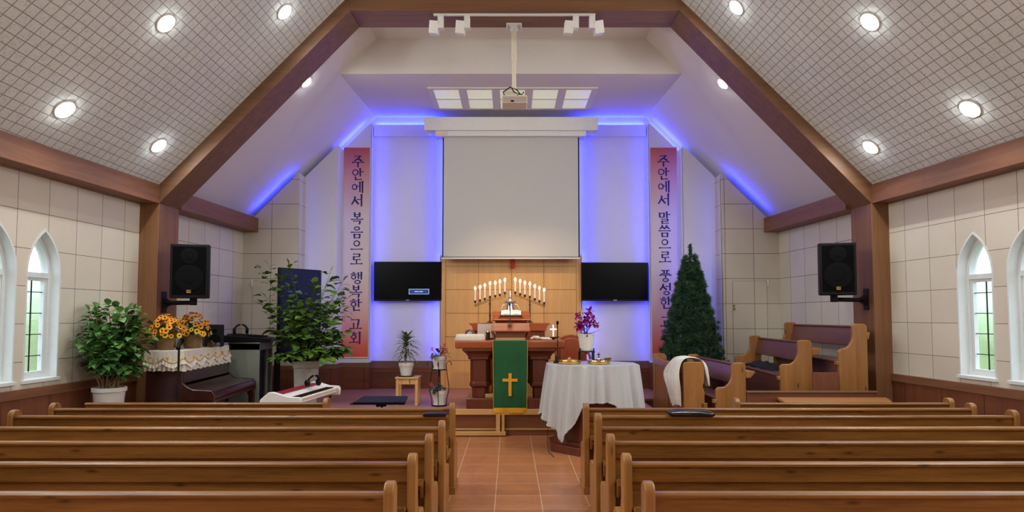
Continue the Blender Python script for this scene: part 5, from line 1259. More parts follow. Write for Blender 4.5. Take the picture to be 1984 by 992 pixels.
for yy in (0, L - .045):
    m = mk(); m.prism([(0, .60), (.36, .60), (.36, .70), (.33, .745), (.12, .76), (.04, .80), (.0, .84)], 'Y', yy, yy + .045); m.build('key_cheek', M['piano'], t, bevel=0.006)
    m = mk(); m.prism([(.27, .0), (.33, .0), (.34, .5), (.345, .6), (.24, .6), (.27, .5)], 'Y', yy, yy + .06); m.build('front_leg', M['piano'], t, bevel=0.006)
m = mk(); m.prism([(.02, .805), (.06, .775), (.12, .752), (.33, .735), (.355, .70), (.36, .65), (.345, .65), (.335, .69), (.32, .715), (.12, .735), (.03, .78)], 'Y', .045, L - .045); m.build('fallboard', M['piano'], t, bevel=0.002)
m = mk(); m.box(0, .30, -.0, L, 0, .05); m.build('toe_board', M['piano'], t) if False else None
# lace runner: top and skirt on near end and front
t = thing('lace_piano_runner', 'cream lace runner with ruffled scalloped edge over the piano', 'piano cover', (-3.8, 8.0, HP))
def runner_pts():
    P = []
    n1 = 60; n2 = 150
    for k in range(n1): P.append((-D - .01 + (D + .03) * k / n1, -.025))
    for k in range(n2 + 1): P.append((.02, -.025 + (L - .08) * k / n2))
    return P
P = runner_pts(); m = mk(); rows = 14; G = []
def outn(k):
    if P[k][1] <= -.0249 and P[k][0] < .019: return (0, -1)
    return (1, 0)
top_in = []
for k, p in enumerate(P):
    pass
for r_ in range(rows + 1):
    f = r_ / rows; ring = []
    for k, (x, y) in enumerate(P):
        o = outn(k); amp = .016 * f * f; w = sin(k * .85) * amp + .4 * amp * sin(k * 1.9 + 1); sc = .012 * abs(sin(k * .21))
        d = .235 - sc
        ring.append(m.v((x + o[0] * (w + .02 * f), y + o[1] * (w + .02 * f), HP + .004 - d * f)))
    G.append(ring)
for a, b in zip(G[:-1], G[1:]):
    for k in range(len(P) - 1): m.F.append([a[k], a[k + 1], b[k + 1], b[k]])
sk = m.build('skirt', M['lace'], t, ang=80)
m = mk(); m.box(-D - .01, .02, -.025, L - .08, HP + .0005, HP + .0055); m.build('top_cloth', M['lace'], t, bevel=0.002)
m = mk(); G = []
for r_ in range(7):
    f = r_ / 6; ring = []
    for k, (x, y) in enumerate(P):
        o = outn(k); s_ = abs(sin(k * .105)); base = .085 + .05 * s_; w = sin(k * 1.3) * .010 * f
        ring.append(m.v((x + o[0] * (.012 + .022 * f + w), y + o[1] * (.012 + .022 * f + w), HP + .0 - base - .055 * f)))
    G.append(ring)
for a, b in zip(G[:-1], G[1:]):
    for k in range(len(P) - 1): m.F.append([a[k], a[k + 1], b[k + 1], b[k]])
m.build('ruffle', M['lace'], t, ang=80)
m = mk()
pts = []
for k, (x, y) in enumerate(P):
    o = outn(k); s_ = abs(sin(k * .105)); pts.append((x + o[0] * .018, y + o[1] * .018, HP - .083 - .05 * s_))
m.tube(pts, .004, 5); m.build('gold_cord', M['gold_cloth'], t)
for k in range(12, len(P), 24):
    m = mk(); x, y = P[k]; o = outn(k); m.ball((x + o[0] * .02, y + o[1] * .02, HP - .07), .012, 8); m.build('rosette', M['gold_cloth'], t)

# baskets of flowers on the piano
PET = {}
def petalhead(mat, eye, r, n, seed):
    pm = MB(); random.seed(seed)
    for k in range(n):
        a = 2 * pi * k / n + random.uniform(-.1, .1); pm.leaf((r * .22 * cos(a), r * .22 * sin(a), 0), (cos(a), sin(a), .12), r * .85, r * .24, droop=.1, fold=.1)
    return pm
def flower_copy(parent, loc, d, scale, mat, seed):
    """one flower head mesh (petals + eye as sub part)"""
    key = (mat, seed % 3)
    R = Vector(d).to_track_quat('Z', 'Y')
    if key not in PET:
        pm = petalhead(mat, None, .05, 11, seed); me_o = pm.build('flower_head', M[mat], None, ang=60, recalc=False)
        ey = MB(); ey.lathe([(.017, -.002), (.016, .006), (.008, .010), (1e-4, .011)], n=12); e_o = ey.build('flower_eye', M['flower_eye'], None)
        PET[key] = (me_o.data, e_o.data, Vector(me_o.location), Vector(e_o.location))
        bpy.data.objects.remove(me_o); bpy.data.objects.remove(e_o)
    pm, em, o1, o2 = PET[key]
    f = bpy.data.objects.new('flower_head', pm); COL.objects.link(f); f.parent = parent
    f.rotation_mode = 'QUATERNION'; f.rotation_quaternion = R; f.scale = (scale,) * 3; f.location = Vector(loc) - ORG[parent.name] + (R @ (o1 * scale))
    ORG[f.name] = Vector(loc)
    e = bpy.data.objects.new('flower_eye', em); COL.objects.link(e); e.parent = f; e.location = o2 - o1
def sunflowers(label, x, y, r, h, fr, seed, yellow):
    random.seed(seed); z = HP + .006
    t = thing('flower_basket', label, 'flower basket', (x, y, z), 'flower baskets on the piano')
    m = MB(); m.lathe([(r * .78, 0), (r * .82, .01), (r, h - .012), (r * 1.06, h - .006), (r * 1.06, h + .004), (r * .94, h), (r * .9, h - .03)], (x, y, z), 40)
    cc = (x, y)
    m.build('basket', M['rattan'], t, uv=lambda c: (atan2(c.y - cc[1], c.x - cc[0]) * r, c.z))
    g = MB(); c = Vector((x, y, z + h))
    for k in range(150):
        a = random.uniform(0, 2 * pi); e = random.uniform(-.15, 1.3); d = Vector((cos(a) * cos(e), sin(a) * cos(e), sin(e)))
        g.leaf(c + d * fr * random.uniform(.2, .7), (d + Vector((0, 0, .1))), random.uniform(.05, .08), random.uniform(.014, .022), droop=.3)
    for k in range(16):
        a = 2 * pi * k / 16; g.tube([c - Vector((0, 0, .03)), c + Vector((cos(a) * fr * .4, sin(a) * fr * .4, fr * .6))], .003, 5)
    g.build('foliage', M['leaf_b'], t, recalc=False, ang=60)
    pts = []; tries = 0
    while len(pts) < 75 and tries < 6000:
        tries += 1; a = random.uniform(0, 2 * pi); e = random.uniform(-.05, pi / 2); d = Vector((cos(a) * cos(e), sin(a) * cos(e) , sin(e) * .95 + .02))
        p = c + Vector((d.x * fr, d.y * fr, d.z * fr * 1.35 + .01)) * random.uniform(.85, 1.05)
        if all((p - q_).length > .036 for q_, _ in pts): pts.append((p, d))
    for k, (p, d) in enumerate(pts):
        flower_copy(t, p, (d + Vector((0, -.45, 0.1))).normalized(), random.uniform(.5, .78), 'petal_yellow' if (p.z < c.z + fr * .45 and random.random() < yellow) else 'petal_orange', k)
sunflowers('rattan basket of orange flowers at the near left end of the piano', -4.06, 7.46, .098, .145, .195, 11, .35)
sunflowers('rattan basket of orange and yellow flowers, nearest the black monitor speaker', -3.98, 7.92, .115, .155, .205, 23, .6)
# monitor speaker and trinkets on the piano
t = thing('monitor_speaker', 'black monitor speaker on the far end of the piano', 'speaker', (-3.92, 8.36, HP + .006)); X = place((-3.925, 8.36, HP + .006), radians(35))
m = MB(); m.X = X; m.box(-.115, .115, -.10, .12, 0, .285); m.build('cabinet', M['black'], t, bevel=0.008)
for zc, r in ((.09, .07), (.2, .03)):
    m = MB(); m.X = X @ Matrix.Translation((0, -.10, zc)) @ Matrix.Rotation(pi / 2, 4, 'X'); m.lathe([(r, 0), (r, .004), (r * .85, .002), (r * .4, -.004 + .006), (1e-4, .008)], n=28); m.build('driver', M['cone'], t)
t = thing('amber_glass_figure', 'small amber glass ornament between the right flower basket and the black monitor', 'ornament', (-3.80, 8.08, HP + .006))
m = MB(); z = HP + .006; m.ball((-3.83, 8.07, z + .030), .030, 12); m.ball((-3.79, 8.07, z + .034), .034, 12); m.ball((-3.81, 8.07, z + .07), .02, 10); m.build('ornament_body', M['amber'], t)
m = MB(); m.ball((-3.775, 8.17, z + .03), .03, 14); o = m.build('glass_ball', M['blueglass']); tag(o, 'small shiny blue-grey glass ball on the piano runner', 'glass ball')

# microphone stand before the piano
y = 6.62; p = W(347, 668, y)
t = thing('microphone_stand', 'straight black microphone stand in front of the piano', 'microphone stand', (p.x, y, 0))
m = MB(); m.lathe([(.13, 0), (.13, .012), (.03, .03)], (p.x, y, 0), 28); m.build('base', M['iron'], t)
m = MB(); m.tube([(p.x, y, .02), (p.x, y, p.z - .02)], .011, 12); m.tube([(p.x, y, p.z - .5), (p.x, y, p.z - .42)], .018, 12); m.build('pole', M['iron'], t)
m = MB(); m.X = place((p.x, y, p.z - .02), 0, 0.4); m.tube([(0, -.03, -.01), (0, .05, .05)], .019, 12); m.tube([(0, -.02, -.02), (0, -.02, .015)], .022, 10); m.build('clip', M['black'], t)
m = MB(); m.tube([(p.x + .005, y + .02, p.z - .0), (p.x + .008, y + .03, p.z + .03)], [.012, .02], 12); m.ball((p.x + .009, y + .034, p.z + .045), .024, 12, 1.1); m.build('microphone', M['grille'], t)

# ------------------------------------------------------------------ equipment rack with mixer
t = thing('equipment_rack', 'grey-green equipment cabinet, open front with dark rack units facing right', 'cabinet', (-3.75, 9.2, 0))
x0, x1, y0, y1, h = -3.98, -3.535, 8.93, 9.42, 1.215
m = MB(); m.box(x0, x1, y0, y0 + .02, 0, h); m.box(x0, x1, y1 - .02, y1, 0, h); m.box(x0, x0 + .02, y0, y1, 0, h); m.box(x0, x1, y0, y1, h - .09, h - .0); m.box(x0, x1, y0, y1, 0, .08); m.box(x1 - .03, x1, y0 + .3, y0 + .33, .08, h - .09)
m.build('cabinet_body', M['cabinet'], t, bevel=0.003)
B(x0 + .005, x1 + .006, y0 - .006, y1 + .006, h, h + .018).build('cabinet_top', M['cabinet'], t, bevel=0.003)
zz = .10; k = 0
while zz < 1.08:
    hh = (.085, .13, .05, .09)[k % 4]; B(x0 + .05, x1 - .05, y0 + .025, y0 + .30, zz, zz + hh - .008).build('rack_unit', M['rackdark'], t, bevel=0.003); zz += hh; k += 1
y = 9.1
t = thing('mixing_desk', 'black audio mixer lying on the grey cabinet', 'mixer', (-3.76, 9.15, h + .02)); X = place((-3.76, 9.15, h + .019), radians(6))
m = MB(); m.X = X; m.prism([(-.30, 0), (.30, 0), (.32, .045), (.28, .06), (-.30, .10), (-.33, .09)], 'Y', -.25, .24); m.build('mixer_body', M['black'], t, bevel=0.008)
for i in range(9):
    for j in range(6): m = MB(); m.X = X; m.tube([(-.25 + i * .055, -.2 + j * .075, .075 - (i - 3) * .004), (-.25 + i * .055, -.2 + j * .075, .108 - (i - 3) * .004)], .010, 8); m.build('knob', M['iron'], t)
def headphones(label, loc, rz=0, rx=0, s=1.0):
    t = thing('headphones', label, 'headphones', loc); X = place(loc, rz, rx) @ Matrix.Scale(s, 4)
    m = MB(); m.X = X; m.tube([(.085 * cos(a), 0, .10 * sin(a) + .045) for a in [pi * k / 12 for k in range(13)]], .010, 8, flat=1.6); m.build('headband', M['black'], t)
    for sg in (-1, 1):
        m = MB(); m.X = X @ Matrix.Translation((sg * .085, 0, .045)) @ Matrix.Rotation(pi / 2 * sg, 4, 'Y'); m.lathe([(.03, -.02), (.045, -.015), (.047, .005), (.035, .018), (1e-4, .022)], n=20); m.build('ear_cup', M['black'], t)
headphones('black headphones lying on the audio mixer', (-3.86, 9.05, h + .14), .3, -.5, 1.0)

# tall display turned towards the right
a = Vector((W(541, 518, 9.25).x, 9.25, 0)); b = Vector((W(623, 527, 9.85).x, 9.85, 0)); d = (b - a); Ld = d.length; rz = atan2(d.y, d.x)
zt = W(541, 518, 9.25).z; X = place((a.x, a.y, 0), rz)
t = thing('standing_display', 'tall display with painted blue reflection on a black post behind the leafy plant', 'display', (a.x, a.y, 0))
m = MB(); m.X = X; m.box(0, Ld, 0, .04, 1.02, zt); f = m.build('display_frame', M['black'], t, bevel=0.004)
m = MB(); m.X = X; m.box(.02, Ld - .012, -.002, .001, 1.04, zt - .015); m.build('display_screen', M['blue_reflection'], t, smooth=False)
m = MB(); m.X = X; m.box(-.02, .055, .01, .06, .0, 1.06); m.box(Ld * .75, Ld * .75 + .05, .04, .09, SF, 1.1); m.box(-.0, Ld * .8, .04, .08, 1.02, 1.08); m.build('post', M['black'], t, bevel=0.004)
m = MB(); m.X = X; m.box(-.03, .12, -.05, .08, 0, .03); m.build('foot', M['black'], t, bevel=0.004)

# ------------------------------------------------------------------ stage keyboard on stand with headphones
A = W(512, 785, 7.4); Zk = .76
ax = Vector((-2.76, 7.02)); bx_ = Vector((-2.64, 8.2)); d = bx_ - ax; Lk = d.length; rz = atan2(d.y, d.x) - pi / 2
X = place((ax.x, ax.y, -.125), rz)   # local y = length, +x = player side (keys)
def mk(): m = MB(); m.X = X; return m
t = thing('stage_keyboard', 'white and crimson stage keyboard on a stand, seen from its end', 'keyboard', (ax.x, ax.y, 0))
Lk = 1.2
m = mk(); m.prism([(0, .78), (.10, .865), (.14, .87), (.30, .82), (.40, .80), (.42, .76), (.40, .745), (.02, .74)], 'Y', .03, Lk - .03); m.build('keyboard_shell', M['white'], t, bevel=0.006)
m = mk(); m.prism([(-.004, .785), (.10, .872), (.20, .872), (.20, .855), (.10, .858), (.004, .775)], 'Y', .03, Lk - .03); m.build('crimson_back', M['red_key'], t, bevel=0.003)
for yy in (0, Lk - .035):
    m = mk(); m.prism([(-.01, .73), (-.01, .80), (.09, .885), (.15, .89), (.32, .84), (.45, .835), (.47, .80), (.46, .72)], 'Y', yy, yy + .035); m.build('end_cheek', M['white'], t, bevel=0.008, seg=3)
m = mk(); [m.box(.30, .44, .045 + k * .0218, .0655 + k * .0218, .795, .812) for k in range(51)]; m.build('white_keys', M['candle'], t, smooth=False)
m = mk(); [m.box(.30, .39, .062 + k * .0218, .072 + k * .0218, .812, .822) for k in range(50) if k % 7 not in (2, 6)]; m.build('black_keys', M['black'], t, smooth=False)
m = mk(); m.box(.15, .28, .1, Lk - .1, .845, .85) if False else m.box(.30, .305, .05, Lk - .05, .81, .826); m.build('key_felt', M['red_key'], t)
m = mk()
for yy in (.22, .98):
    m.tube([(-.0, yy, .14), (.42, yy, .73)], .014, 8); m.tube([(.42, yy, .14), (.0, yy, .73)], .014, 8)
m.tube([(0, .15, .14), (0, 1.05, .14)], .014, 8); m.tube([(.42, .15, .14), (.42, 1.05, .14)], .014, 8); m.build('stand', M['iron'], t)
p = X @ Vector((.26, .78, .875))
headphones('black headphones resting on the white keyboard', (p.x, p.y, p.z), .9, .35, .95)

# music stand
y = 6.7; a = W(691, 768, y); b = W(789, 768, y); xc = (a.x + b.x) / 2 ; xp_ = W(740, 780, y).x
t = thing('music_stand', 'black music stand with flat desk, left of the aisle', 'music stand', (xp_, y, 0)); zt = W(740, 776, y).z
X = place((xc, y, zt), 0, radians(7))
m = MB(); m.X = X; hw = (b.x - a.x) / 2; m.prism([(-hw + .05, .15), (hw - .03, .15), (hw - .01, .12), (hw, -.12), (-hw, -.12), (-hw + .03, .12)], 'Z', 0, .012); m.build('desk_plate', M['black'], t, bevel=0.004)
m = MB(); m.X = X; m.box(-hw - .03, hw, -.165, -.12, -.002, .008); m.box(-hw, hw, -.168, -.162, -.002, .026); m.build('lip', M['black'], t, bevel=0.002)
m = MB(); m.tube([(xp_, y, .05), (xp_, y, zt - .0)], .011, 12); m.tube([(xp_, y, .3), (xp_, y, .6)], .016, 12); m.tube([(xp_ - .04, y, zt - .05), (xp_ + .045, y, zt - .05)], .014, 10); m.ball((xp_ - .045, y, zt - .05), .02, 10); m.build('pole', M['iron'], t)
m = MB()
for k in range(3):
    an = 2 * pi * k / 3 + .4; m.tube([(xp_, y, .22), (xp_ + .27 * cos(an), y + .27 * sin(an), .012)], .009, 8)
m.build('tripod_legs', M['iron'], t)

# ------------------------------------------------------------------ plants
def branchy(parent, base, tips, stemr, leafL, leafW, matl, mats, seed, per=14, droop=.45, spread=.9, stemname='stem', lf='foliage', r0=0.35, clamp=False):
    random.seed(seed); sm = MB(); lm = MB()
    for (tp, b0) in tips:
        tp = Vector(tp); b0 = Vector(b0); mid = b0.lerp(tp, .5) + Vector((0, 0, (tp - b0).length * .12))
        pts = [b0, b0.lerp(mid, .5) + Vector((random.uniform(-.01, .01), random.uniform(-.01, .01), 0)), mid, mid.lerp(tp, .55), tp]
        sm.tube(pts, [stemr, stemr * .8, stemr * .6, stemr * .45, stemr * .25], 6)
        for k in range(per):
            u = r0 + (1 - r0) * (k + random.random()) / per
            q_ = (b0.lerp(mid, u / .5) if u < .5 else mid.lerp(tp, (u - .5) / .5))
            a = random.uniform(0, 2 * pi); d = (tp - b0).normalized(); side = Vector((cos(a), sin(a), random.uniform(-.3, .5)))
            dd = (side * spread + d * .5).normalized(); off = random.uniform(.0, leafL * .5)
            lm.leaf(q_ + dd * off, dd, leafL * random.uniform(.7, 1.2), leafW * random.uniform(.75, 1.2), droop=droop * random.uniform(.5, 1.3), fold=.12, roll=random.uniform(-.5, .5))
            if off > .02: sm.tube([q_, q_ + dd * off], stemr * .18, 4)
        lm.leaf(tp, (tp - mid), leafL, leafW, droop=.3)
    if clamp:
        for p_ in lm.V + sm.V: p_.x = max(p_.x, XL(p_.y) + .035)
    sm.build(stemname, mats, parent, ang=60); lm.build(lf, matl, parent, recalc=False, ang=80)
def potshape(name, parent, c, r0, r1, h, mat, rim=.02, n=36):
    m = MB(); m.lathe([(r0, 0), (r0 * 1.0, .004), (r1 * .97, h - rim * 2.2), (r1 * .98, h - rim * 2), (r1 * 1.06, h - rim * 1.9), (r1 * 1.07, h - rim * .2), (r1 * 1.03, h), (r1 * .95, h), (r1 * .93, h - .03)], c, n); return m.build(name, mat, parent)
def soil(parent, c, r, h):
    m = MB(); m.lathe([(1e-4, h - .03), (r, h - .035)][::-1], c, 24); m.lathe([(r, h - .036), (r * .5, h - .024), (1e-4, h - .02)], c, 24); m.build('soil', M['soil'], parent)

# large plant on the far left
y = 6.66; rim = W(212, 750, y); x = rim.x; hp = .30; zb = rim.z - hp
t = thing('plant_pedestal', 'plain white pedestal under the big potted plant at the left wall', 'plant stand', (x, y, 0))
m = MB(); m.lathe([(.12, 0), (.12, .02), (.10, .06), (.09, zb - .05), (.14, zb - .02), (.15, zb - .001)], (x, y, 0), 28); m.build('pedestal_body', M['white'], t)
t = thing('potted_plant', 'big bushy green plant in a white pot by the left wall under the gothic window', 'potted plant', (x, y, zb), 'potted green plants')
potshape('pot', t, (x, y, zb), .125, .152, hp, M['pot_white'], .022); soil(t, (x, y, zb), .142, hp)
random.seed(7); tips = []; zr = rim.z
for k in range(74):
    a = random.uniform(0, 2 * pi); e = random.random() ** .7; R_ = .39 * sqrt(max(0, 1 - (e * 1.02 - .28) ** 2 / .62)) if True else .3
    hh = .12 + .74 * e; R_ = .37 * (1 - abs(e - .42) ** 1.6 * 1.15) * random.uniform(.55, 1.0)
    bx2 = (x + random.uniform(-.06, .06), y + random.uniform(-.06, .06), zr - .03)
    X_ = max(x + R_ * cos(a), XL(y) + .13); tips.append(((X_, y + R_ * sin(a), zr + hh), bx2))
branchy(t, None, tips, .008, .115, .038, M['leaf_a'], M['bark'], 8, per=20, droop=.6, r0=.42, stemname='stems', clamp=True)

# dracaena on pine stool
y = 8.85; a = W(765, 731, y); b = W(811, 731, y); xc = (a.x + b.x) / 2; zt = a.z; hw = (b.x - a.x) / 2
t = thing('pine_stool', 'small knotty pine stool under the striped-leaf plant', 'stool', (xc, y + .13, SF))
B(xc - hw, xc + hw, y, y + .30, zt - .025, zt).build('seat', M['pine'], t, bevel=0.004)
m = MB(); m.box(xc - hw + .03, xc + hw - .03, y + .02, y + .035, zt - .10, zt - .025); m.box(xc - hw + .03, xc + hw - .03, y + .265, y + .28, zt - .10, zt - .025); m.box(xc - hw + .02, xc - hw + .035, y + .03, y + .27, zt - .10, zt - .025); m.box(xc + hw - .035, xc + hw - .02, y + .03, y + .27, zt - .10, zt - .025); m.build('apron', M['pine'], t)
for sx in (-1, 1):
    for yy in (y + .012, y + .243): B(*sorted((xc + sx * (hw - .012), xc + sx * (hw - .052))), yy, yy + .045, SF, zt - .025).build('leg', M['pine'], t, bevel=0.003)
c = (W(787, 720, y + .15).x, y + .15, zt + .001)
t = thing('potted_dracaena', 'striped dracaena in a white pot standing on the pine stool', 'potted plant', c)
m = MB(); m.lathe([(.10, 0), (.12, .008), (.12, .014), (.09, .012)], c, 28); m.build('saucer', M['iron'], t)
c2 = (c[0], c[1], c[2] + .012); hpt = W(787, 703, y + .1).z - c2[2]
potshape('pot', t, c2, .072, .10, hpt, M['pot_white'], .024); soil(t, c2, .09, hpt)
zr = c2[2] + hpt; zt_ = W(787, 652, y).z
m = MB(); m.tube([(c[0], c[1], zr - .03), (c[0] - .005, c[1], zr + .1), (c[0] + .005, c[1], zt_ - .05)], .009, 8); m.build('stem', M['bark'], t)
m = MB(); random.seed(9)
for k in range(64):
    u = k / 63; zz = zr + .06 + (zt_ - zr - .08) * (u ** .8); a = k * 2.399; e = -.1 + .95 * u + random.uniform(-.1, .1); Lf = .30 * (1.05 - .35 * abs(u - .5)) * random.uniform(.85, 1.1)
    m.leaf((c[0], c[1], zz), (cos(a) * cos(e), sin(a) * cos(e), sin(e) + .25), Lf, .019, droop=.75 - .35 * u, fold=.2, shape=(.5, .9, 1.0, .9, .65, .3, 0.0), roll=random.uniform(-.2, .2))
m.build('foliage', M['leaf_c'], t, recalc=False, ang=80)

# wrought iron stand with two pots
y = 8.85; xc = W(851, 740, y).x; zt1 = W(851, 715, y).z; zt0 = W(851, 789, y).z
zt0 = SF + .015
t = thing('iron_plant_stand', 'curved black iron plant stand holding two white pots', 'plant stand', (xc, y, SF))
for k, a0 in enumerate((0, pi, pi / 2, -pi / 2)):
    m = MB(); P = [(.095, zt1 - SF + .045 - .0), (.10, zt1 - SF + .0), (.13, .30), (.135, .22), (.105, .09), (.10, .0)]
    sp = [(.165, zt1 - SF + .05), (.172, zt1 - SF + .085), (.14, zt1 - SF + .11), (.105, zt1 - SF + .09), (.095, zt1 - SF + .045)]
    pts = [(xc + r_ * cos(a0), y + r_ * sin(a0), SF + z_) for r_, z_ in sp[:-1] + P]
    m.tube(pts, .0055, 8); m.build('curved_leg', M['iron'], t)
m = MB(); m.lathe([(.095, 0), (.095, .008), (.06, .008), (.06, 0)], (xc, y, zt1 - .012), 28); m.box(xc - .1, xc + .1, y - .008, y + .008, zt1 - .012, zt1 - .004); m.box(xc - .008, xc + .008, y - .1, y + .1, zt1 - .012, zt1 - .004); m.tube([(xc, y, zt1 - .1), (xc, y, zt1 - .01)], .005, 8); m.build('upper_ring', M['iron'], t)
m = MB(); m.lathe([(.105, 0), (.105, .006), (.07, .006), (.07, 0)], (xc, y, SF + .006), 28); m.box(xc - .1, xc + .1, y - .008, y + .008, SF + .006, SF + .012); m.build('lower_ring', M['iron'], t)
def flowerpot(label, z, top, seed, flowers):
    t = thing('potted_anthurium', label, 'potted plant', (xc, y, z)); h = top - z; c = (xc, y, z)
    m = MB(); m.lathe([(.07, 0), (.085, .006), (.088, .014), (.07, .012)], c, 28); m.build('saucer', M['white'], t)
    c = (xc, y, z + .01); h -= .01; potshape('pot', t, c, .072, .096, h, M['pot_white'], .024); soil(t, c, .085, h); zr = c[2] + h; random.seed(seed); m = MB(); s2 = MB()
    for k in range(15):
        a = random.uniform(0, 2 * pi); e = random.uniform(.1, 1.1); d = Vector((cos(a) * cos(e), sin(a) * cos(e), sin(e))); p = Vector((xc, y, zr)) + d * random.uniform(.04, .10)
        s2.tube([(xc, y, zr - .03), p], .003, 5); m.leaf(p, d + Vector((0, 0, -.2)), random.uniform(.09, .13), random.uniform(.026, .038), droop=.6, shape=(.3, .9, 1, .75, .4, 0))
    m.build('foliage', M['leaf_d'], t, recalc=False, ang=80); s2.build('stems', M['twig'], t)
    for (dx, dz) in flowers:
        p = Vector((xc + dx, y - .02, zr + dz)); m = MB()
        m.tube([(xc + dx * .3, y, zr), p], .003, 5)
        for k in range(6): a = 2 * pi * k / 6; m.leaf(p, (cos(a) * .9, -.4, sin(a) * .9), .042, .012, droop=.1)
        m.build('coral_flower', M['coral'], t, recalc=False, ang=60)
flowerpot('red-flowered plant in a white pot on top of the iron stand', zt1 - .003, W(851, 690, y).z, 3, [(-.10, .10), (.02, .12), (.07, .15), (.10, .09), (.05, .05)])
flowerpot('dark-leaved plant in a white pot on the bottom of the iron stand', SF + .013, SF + .013 + .20, 6, [(-.11, .10)])

# grey planter with large climbing plant
y = 8.95; a = W(572, 702, y); b = W(616, 702, y); xc = (a.x + b.x) / 2; ztp = W(595, 698, y).z
t = thing('stone_planter_plant', 'spreading climbing plant in a tall grey stone planter before the standing display', 'potted plant', (xc, y, SF))
m = MB(); X = place((xc, y, SF), radians(16)); m.X = X
def sq(w, z): return [(-w, -w, z), (w, -w, z), (w, w, z), (-w, w, z)]
hP = ztp - SF
for (w0, z0, w1, z1) in ((.145, 0, .165, hP - .10), (.175, hP - .10, .19, hP), ): m.hull(sq(w0, z0), sq(w1, z1))
m.build('planter', M['pot_grey'], t, bevel=0.006)
m = MB(); m.X = X; m.hull(sq(.172, hP - .0), sq(.16, hP + .01)); m.build('soil', M['soil'], t)
tips = []; random.seed(21)
def tp(px, py, yy): q_ = W(px, py, yy); return tuple(q_)
core = []
for k in range(58):
    px = random.gauss(600, 30); py = random.uniform(600, 705) - (8 if abs(px - 600) < 40 else 0); px = min(max(px, 532), 665)
    core.append((tp(px, py, y + random.uniform(-.3, .2)), (xc + random.uniform(-.08, .08), y + random.uniform(-.08, .08), ztp)))
for (px, py) in ((505, 522), (520, 515), (560, 514), (515, 575), (508, 590), (520, 610), (535, 640), (640, 528), (665, 545), (655, 575), (672, 580), (640, 585), (650, 620), (668, 642), (655, 655), (540, 690), (560, 560), (575, 580), (600, 590), (620, 600), (545, 600), (630, 560), (610, 550), (645, 690), (660, 665), (540, 665)):
    core.append((tp(px, py, y + random.uniform(-.15, .15)), (xc, y, ztp)))
branchy(t, None, core, .006, .15, .052, M['leaf_b'], M['twig'], 31, per=10, droop=.5, r0=.6, stemname='stems')

# orchid in tall white pot on a small black stand, on the table
y = 8.02; z = zt4 + .006; x = W(1136, 690, y).x
t = thing('pot_stand', 'small black four-legged stand under the orchid pot', 'plant stand', (x, y, z)); zs = W(1136, 680, y).z
m = MB(); m.box(x - .10, x + .10, y - .09, y + .09, zs - .012, zs); m.build('stand_top', M['iron'], t, bevel=0.003)
for sx in (-.085, .085):
    for sy in (-.07, .07): B(x + sx - .008, x + sx + .008, y + sy - .008, y + sy + .008, z, zs + (.05 if sy < 0 else .0) - .012).build('leg', M['iron'], t)
c = (x, y, zs + .001); hp = W(1136, 647, y).z - zs
t = thing('potted_orchid', 'magenta orchid in a tall faceted white pot on the white table', 'potted plant', c)
m = MB(); n = 12; m.lathe([(.072, 0), (.078, .01), (.108, hp), (.100, hp), (.096, hp - .03)], c, n); m.build('pot', M['pot_white'], t, smooth=False)
m = MB(); m.box(x - .012, x + .012, y - .108, y - .100, c[2] + hp - .03, c[2] + hp - .018); m.build('pot_slot', M['iron'], t); soil(t, c, .092, hp)
zr = c[2] + hp; m = MB(); random.seed(12)
for (a, Lf, e) in ((pi, .2, .35), (pi * .95, .13, .1), (0, .21, .2), (.15, .14, .45), (pi * .5, .12, .6), (-pi * .5, .12, .3), (-.8, .12, .2), (pi + .7, .12, .2), (2.2, .12, .5)):
    m.leaf((x, y, zr - .01), (cos(a) * cos(e), sin(a) * cos(e), sin(e)), Lf, .026, droop=-.18 if Lf > .15 else .3, shape=(.5, .9, 1, .95, .7, 0))
m.build('leaves', M['leaf_d'], t, recalc=False, ang=80)
stems = [(1142, 603, 'orchid', .055), (1138, 612, 'orchid', .05), (1133, 618, 'orchid', .045), (1140, 620, 'orchid', .05), (1149, 618, 'orchid', .045), (1150, 627, 'orchid', .045), (1157, 629, 'orchid', .035), (1143, 628, 'orchid', .035), (1118, 613, 'orchid', .04), (1122, 612, 'orchid', .04), (1120, 630, 'orchid', .05), (1126, 629, 'orchid', .055), (1128, 633, 'orchid', .05), (1122, 634, 'orchid', .05), (1134, 628, 'orchid', .04), (1127, 605, 'orchid_pale', .045)]
sm = MB()
for k, (px, py, mt, r_) in enumerate(stems):
    p = W(px, py, y - .03 + .02 * (k % 3)); base = Vector((x + random.uniform(-.02, .02), y, zr)); sm.tube([base, base.lerp(p, .5) + Vector((random.uniform(-.02, .02), 0, .03)), p], .0025, 5)
    m = MB()
    for j in range(5): a = 2 * pi * j / 5 + k; m.leaf(p, (cos(a), -.35, sin(a)), r_ * 1.35, r_ * .6, droop=.05, shape=(.2, .9, 1, .8, .3))
    m.ball(p + Vector((0, -.012, 0)), .007, 6); m.build('orchid_flower', M[mt], t, recalc=False, ang=60)
sm.build('stems', M['twig'], t)

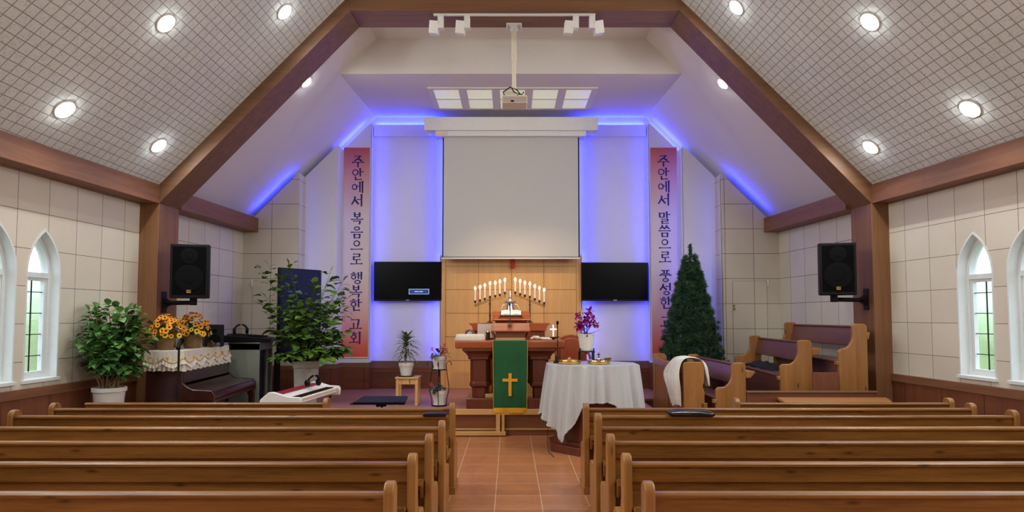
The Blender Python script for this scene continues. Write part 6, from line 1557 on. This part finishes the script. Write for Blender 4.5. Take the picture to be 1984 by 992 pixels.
# christmas tree
p = W(1337, 473, 9.95); x = p.x; y = 9.95; zt = p.z
t = thing('christmas_tree', 'bare artificial christmas tree beside the right banner, without ornaments', 'christmas tree', (x, y, SF))
m = MB(); m.tube([(x, y, SF + .03), (x, y, zt - .15)], [.03, .012], 10); m.build('trunk', M['bark'], t)
m = MB()
for k in range(3): a = 2 * pi * k / 3; m.tube([(x, y, SF + .12), (x + .22 * cos(a), y + .22 * sin(a), SF + .012)], .010, 8)
m.build('stand', M['iron'], t)
m = MB(); random.seed(17); z0 = SF + .35; Ht = zt - .17 - z0; N = 2300; VV = m.V; FF = m.F
def tuft(c, d, L, n):
    for j in range(n):
        v = Vector((random.gauss(0, 1), random.gauss(0, 1), random.gauss(0, 1))).normalized(); q_ = (d * .9 + v * .75).normalized(); s_ = q_.cross(Vector((random.random(), random.random(), random.random()))).normalized() * .0062
        i = len(VV); VV.extend([c - s_, c + s_, c + q_ * L * random.uniform(.6, 1.1)]); FF.append([i, i + 1, i + 2])
br_ = MB()
for k in range(N):
    u = (k + .5) / N; u = 1 - (1 - u) ** .62; zz = z0 + Ht * u; Rm = .46 * (1 - u) ** .80 + .045; Rm *= 1 + .10 * sin(zz * 31) ; a = k * 2.399963; rr = Rm * random.uniform(.78, 1.06)
    if k % 3 == 0: rr *= .75
    d = Vector((cos(a), sin(a), random.uniform(-.1, .45))).normalized(); c = Vector((x + rr * cos(a) * .95, min(y + rr * sin(a), 10.42), zz + random.uniform(-.03, .03))); tuft(c, d, .085, 26)
    if k % 5 == 0: br_.tube([(x, y, zz - .05), Vector((x, y, zz - .05)).lerp(c, .6)], .004, 4, caps=False)
for k in range(26):
    u = k / 25; tuft(Vector((x, y, zt - .20 + .17 * u)), Vector((random.uniform(-.6, .6), random.uniform(-.6, .6), .7)), .055, 20)
m.build('needles', M['needle'], t, smooth=False, recalc=False); br_.build('branches', M['bark'], t)

# ------------------------------------------------------------------ trees outside the windows
struct(B(-14, -5.6, -4, 16, -.6, -.5).build('floor_lawn', M['grass'], smooth=False)).name = 'ground'
struct(B(5.9, 14, -4, 16, -.6, -.5).build('floor_lawn', M['grass'], smooth=False)).name = 'ground'
def outtree(x, y, h, r, seed, label):
    t = thing('garden_tree', label, 'tree', (x, y, -.5), 'trees outside the windows'); random.seed(seed)
    m = MB(); m.tube([(x, y, -.5), (x, y, h * .6)], [.12, .05], 8); m.build('trunk', M['bark'], t)
    m = MB()
    for k in range(2200):
        v = Vector((random.gauss(0, 1), random.gauss(0, 1), random.gauss(0, 1))).normalized() * random.uniform(.55, 1.0) ** .5
        p = Vector((x + v.x * r, y + v.y * r, h * .55 + v.z * h * .5)); m.leaf(p, v + Vector((0, 0, -.3)), random.uniform(.12, .2), .05, droop=.4)
    m.build('crown', M['outleaf'], t, recalc=False, smooth=False)
outtree(-7.9, 9.6, 2.6, 1.15, 1, 'blurred green tree seen through the left gothic windows')
outtree(-9.2, 12.3, 3.1, 1.2, 2, 'blurred green tree seen through the left gothic windows')
outtree(8.5, 9.8, 2.2, 1.15, 3, 'blurred green tree seen through the right gothic windows')
outtree(9.8, 12.6, 2.7, 1.2, 4, 'blurred green tree seen through the right gothic windows')
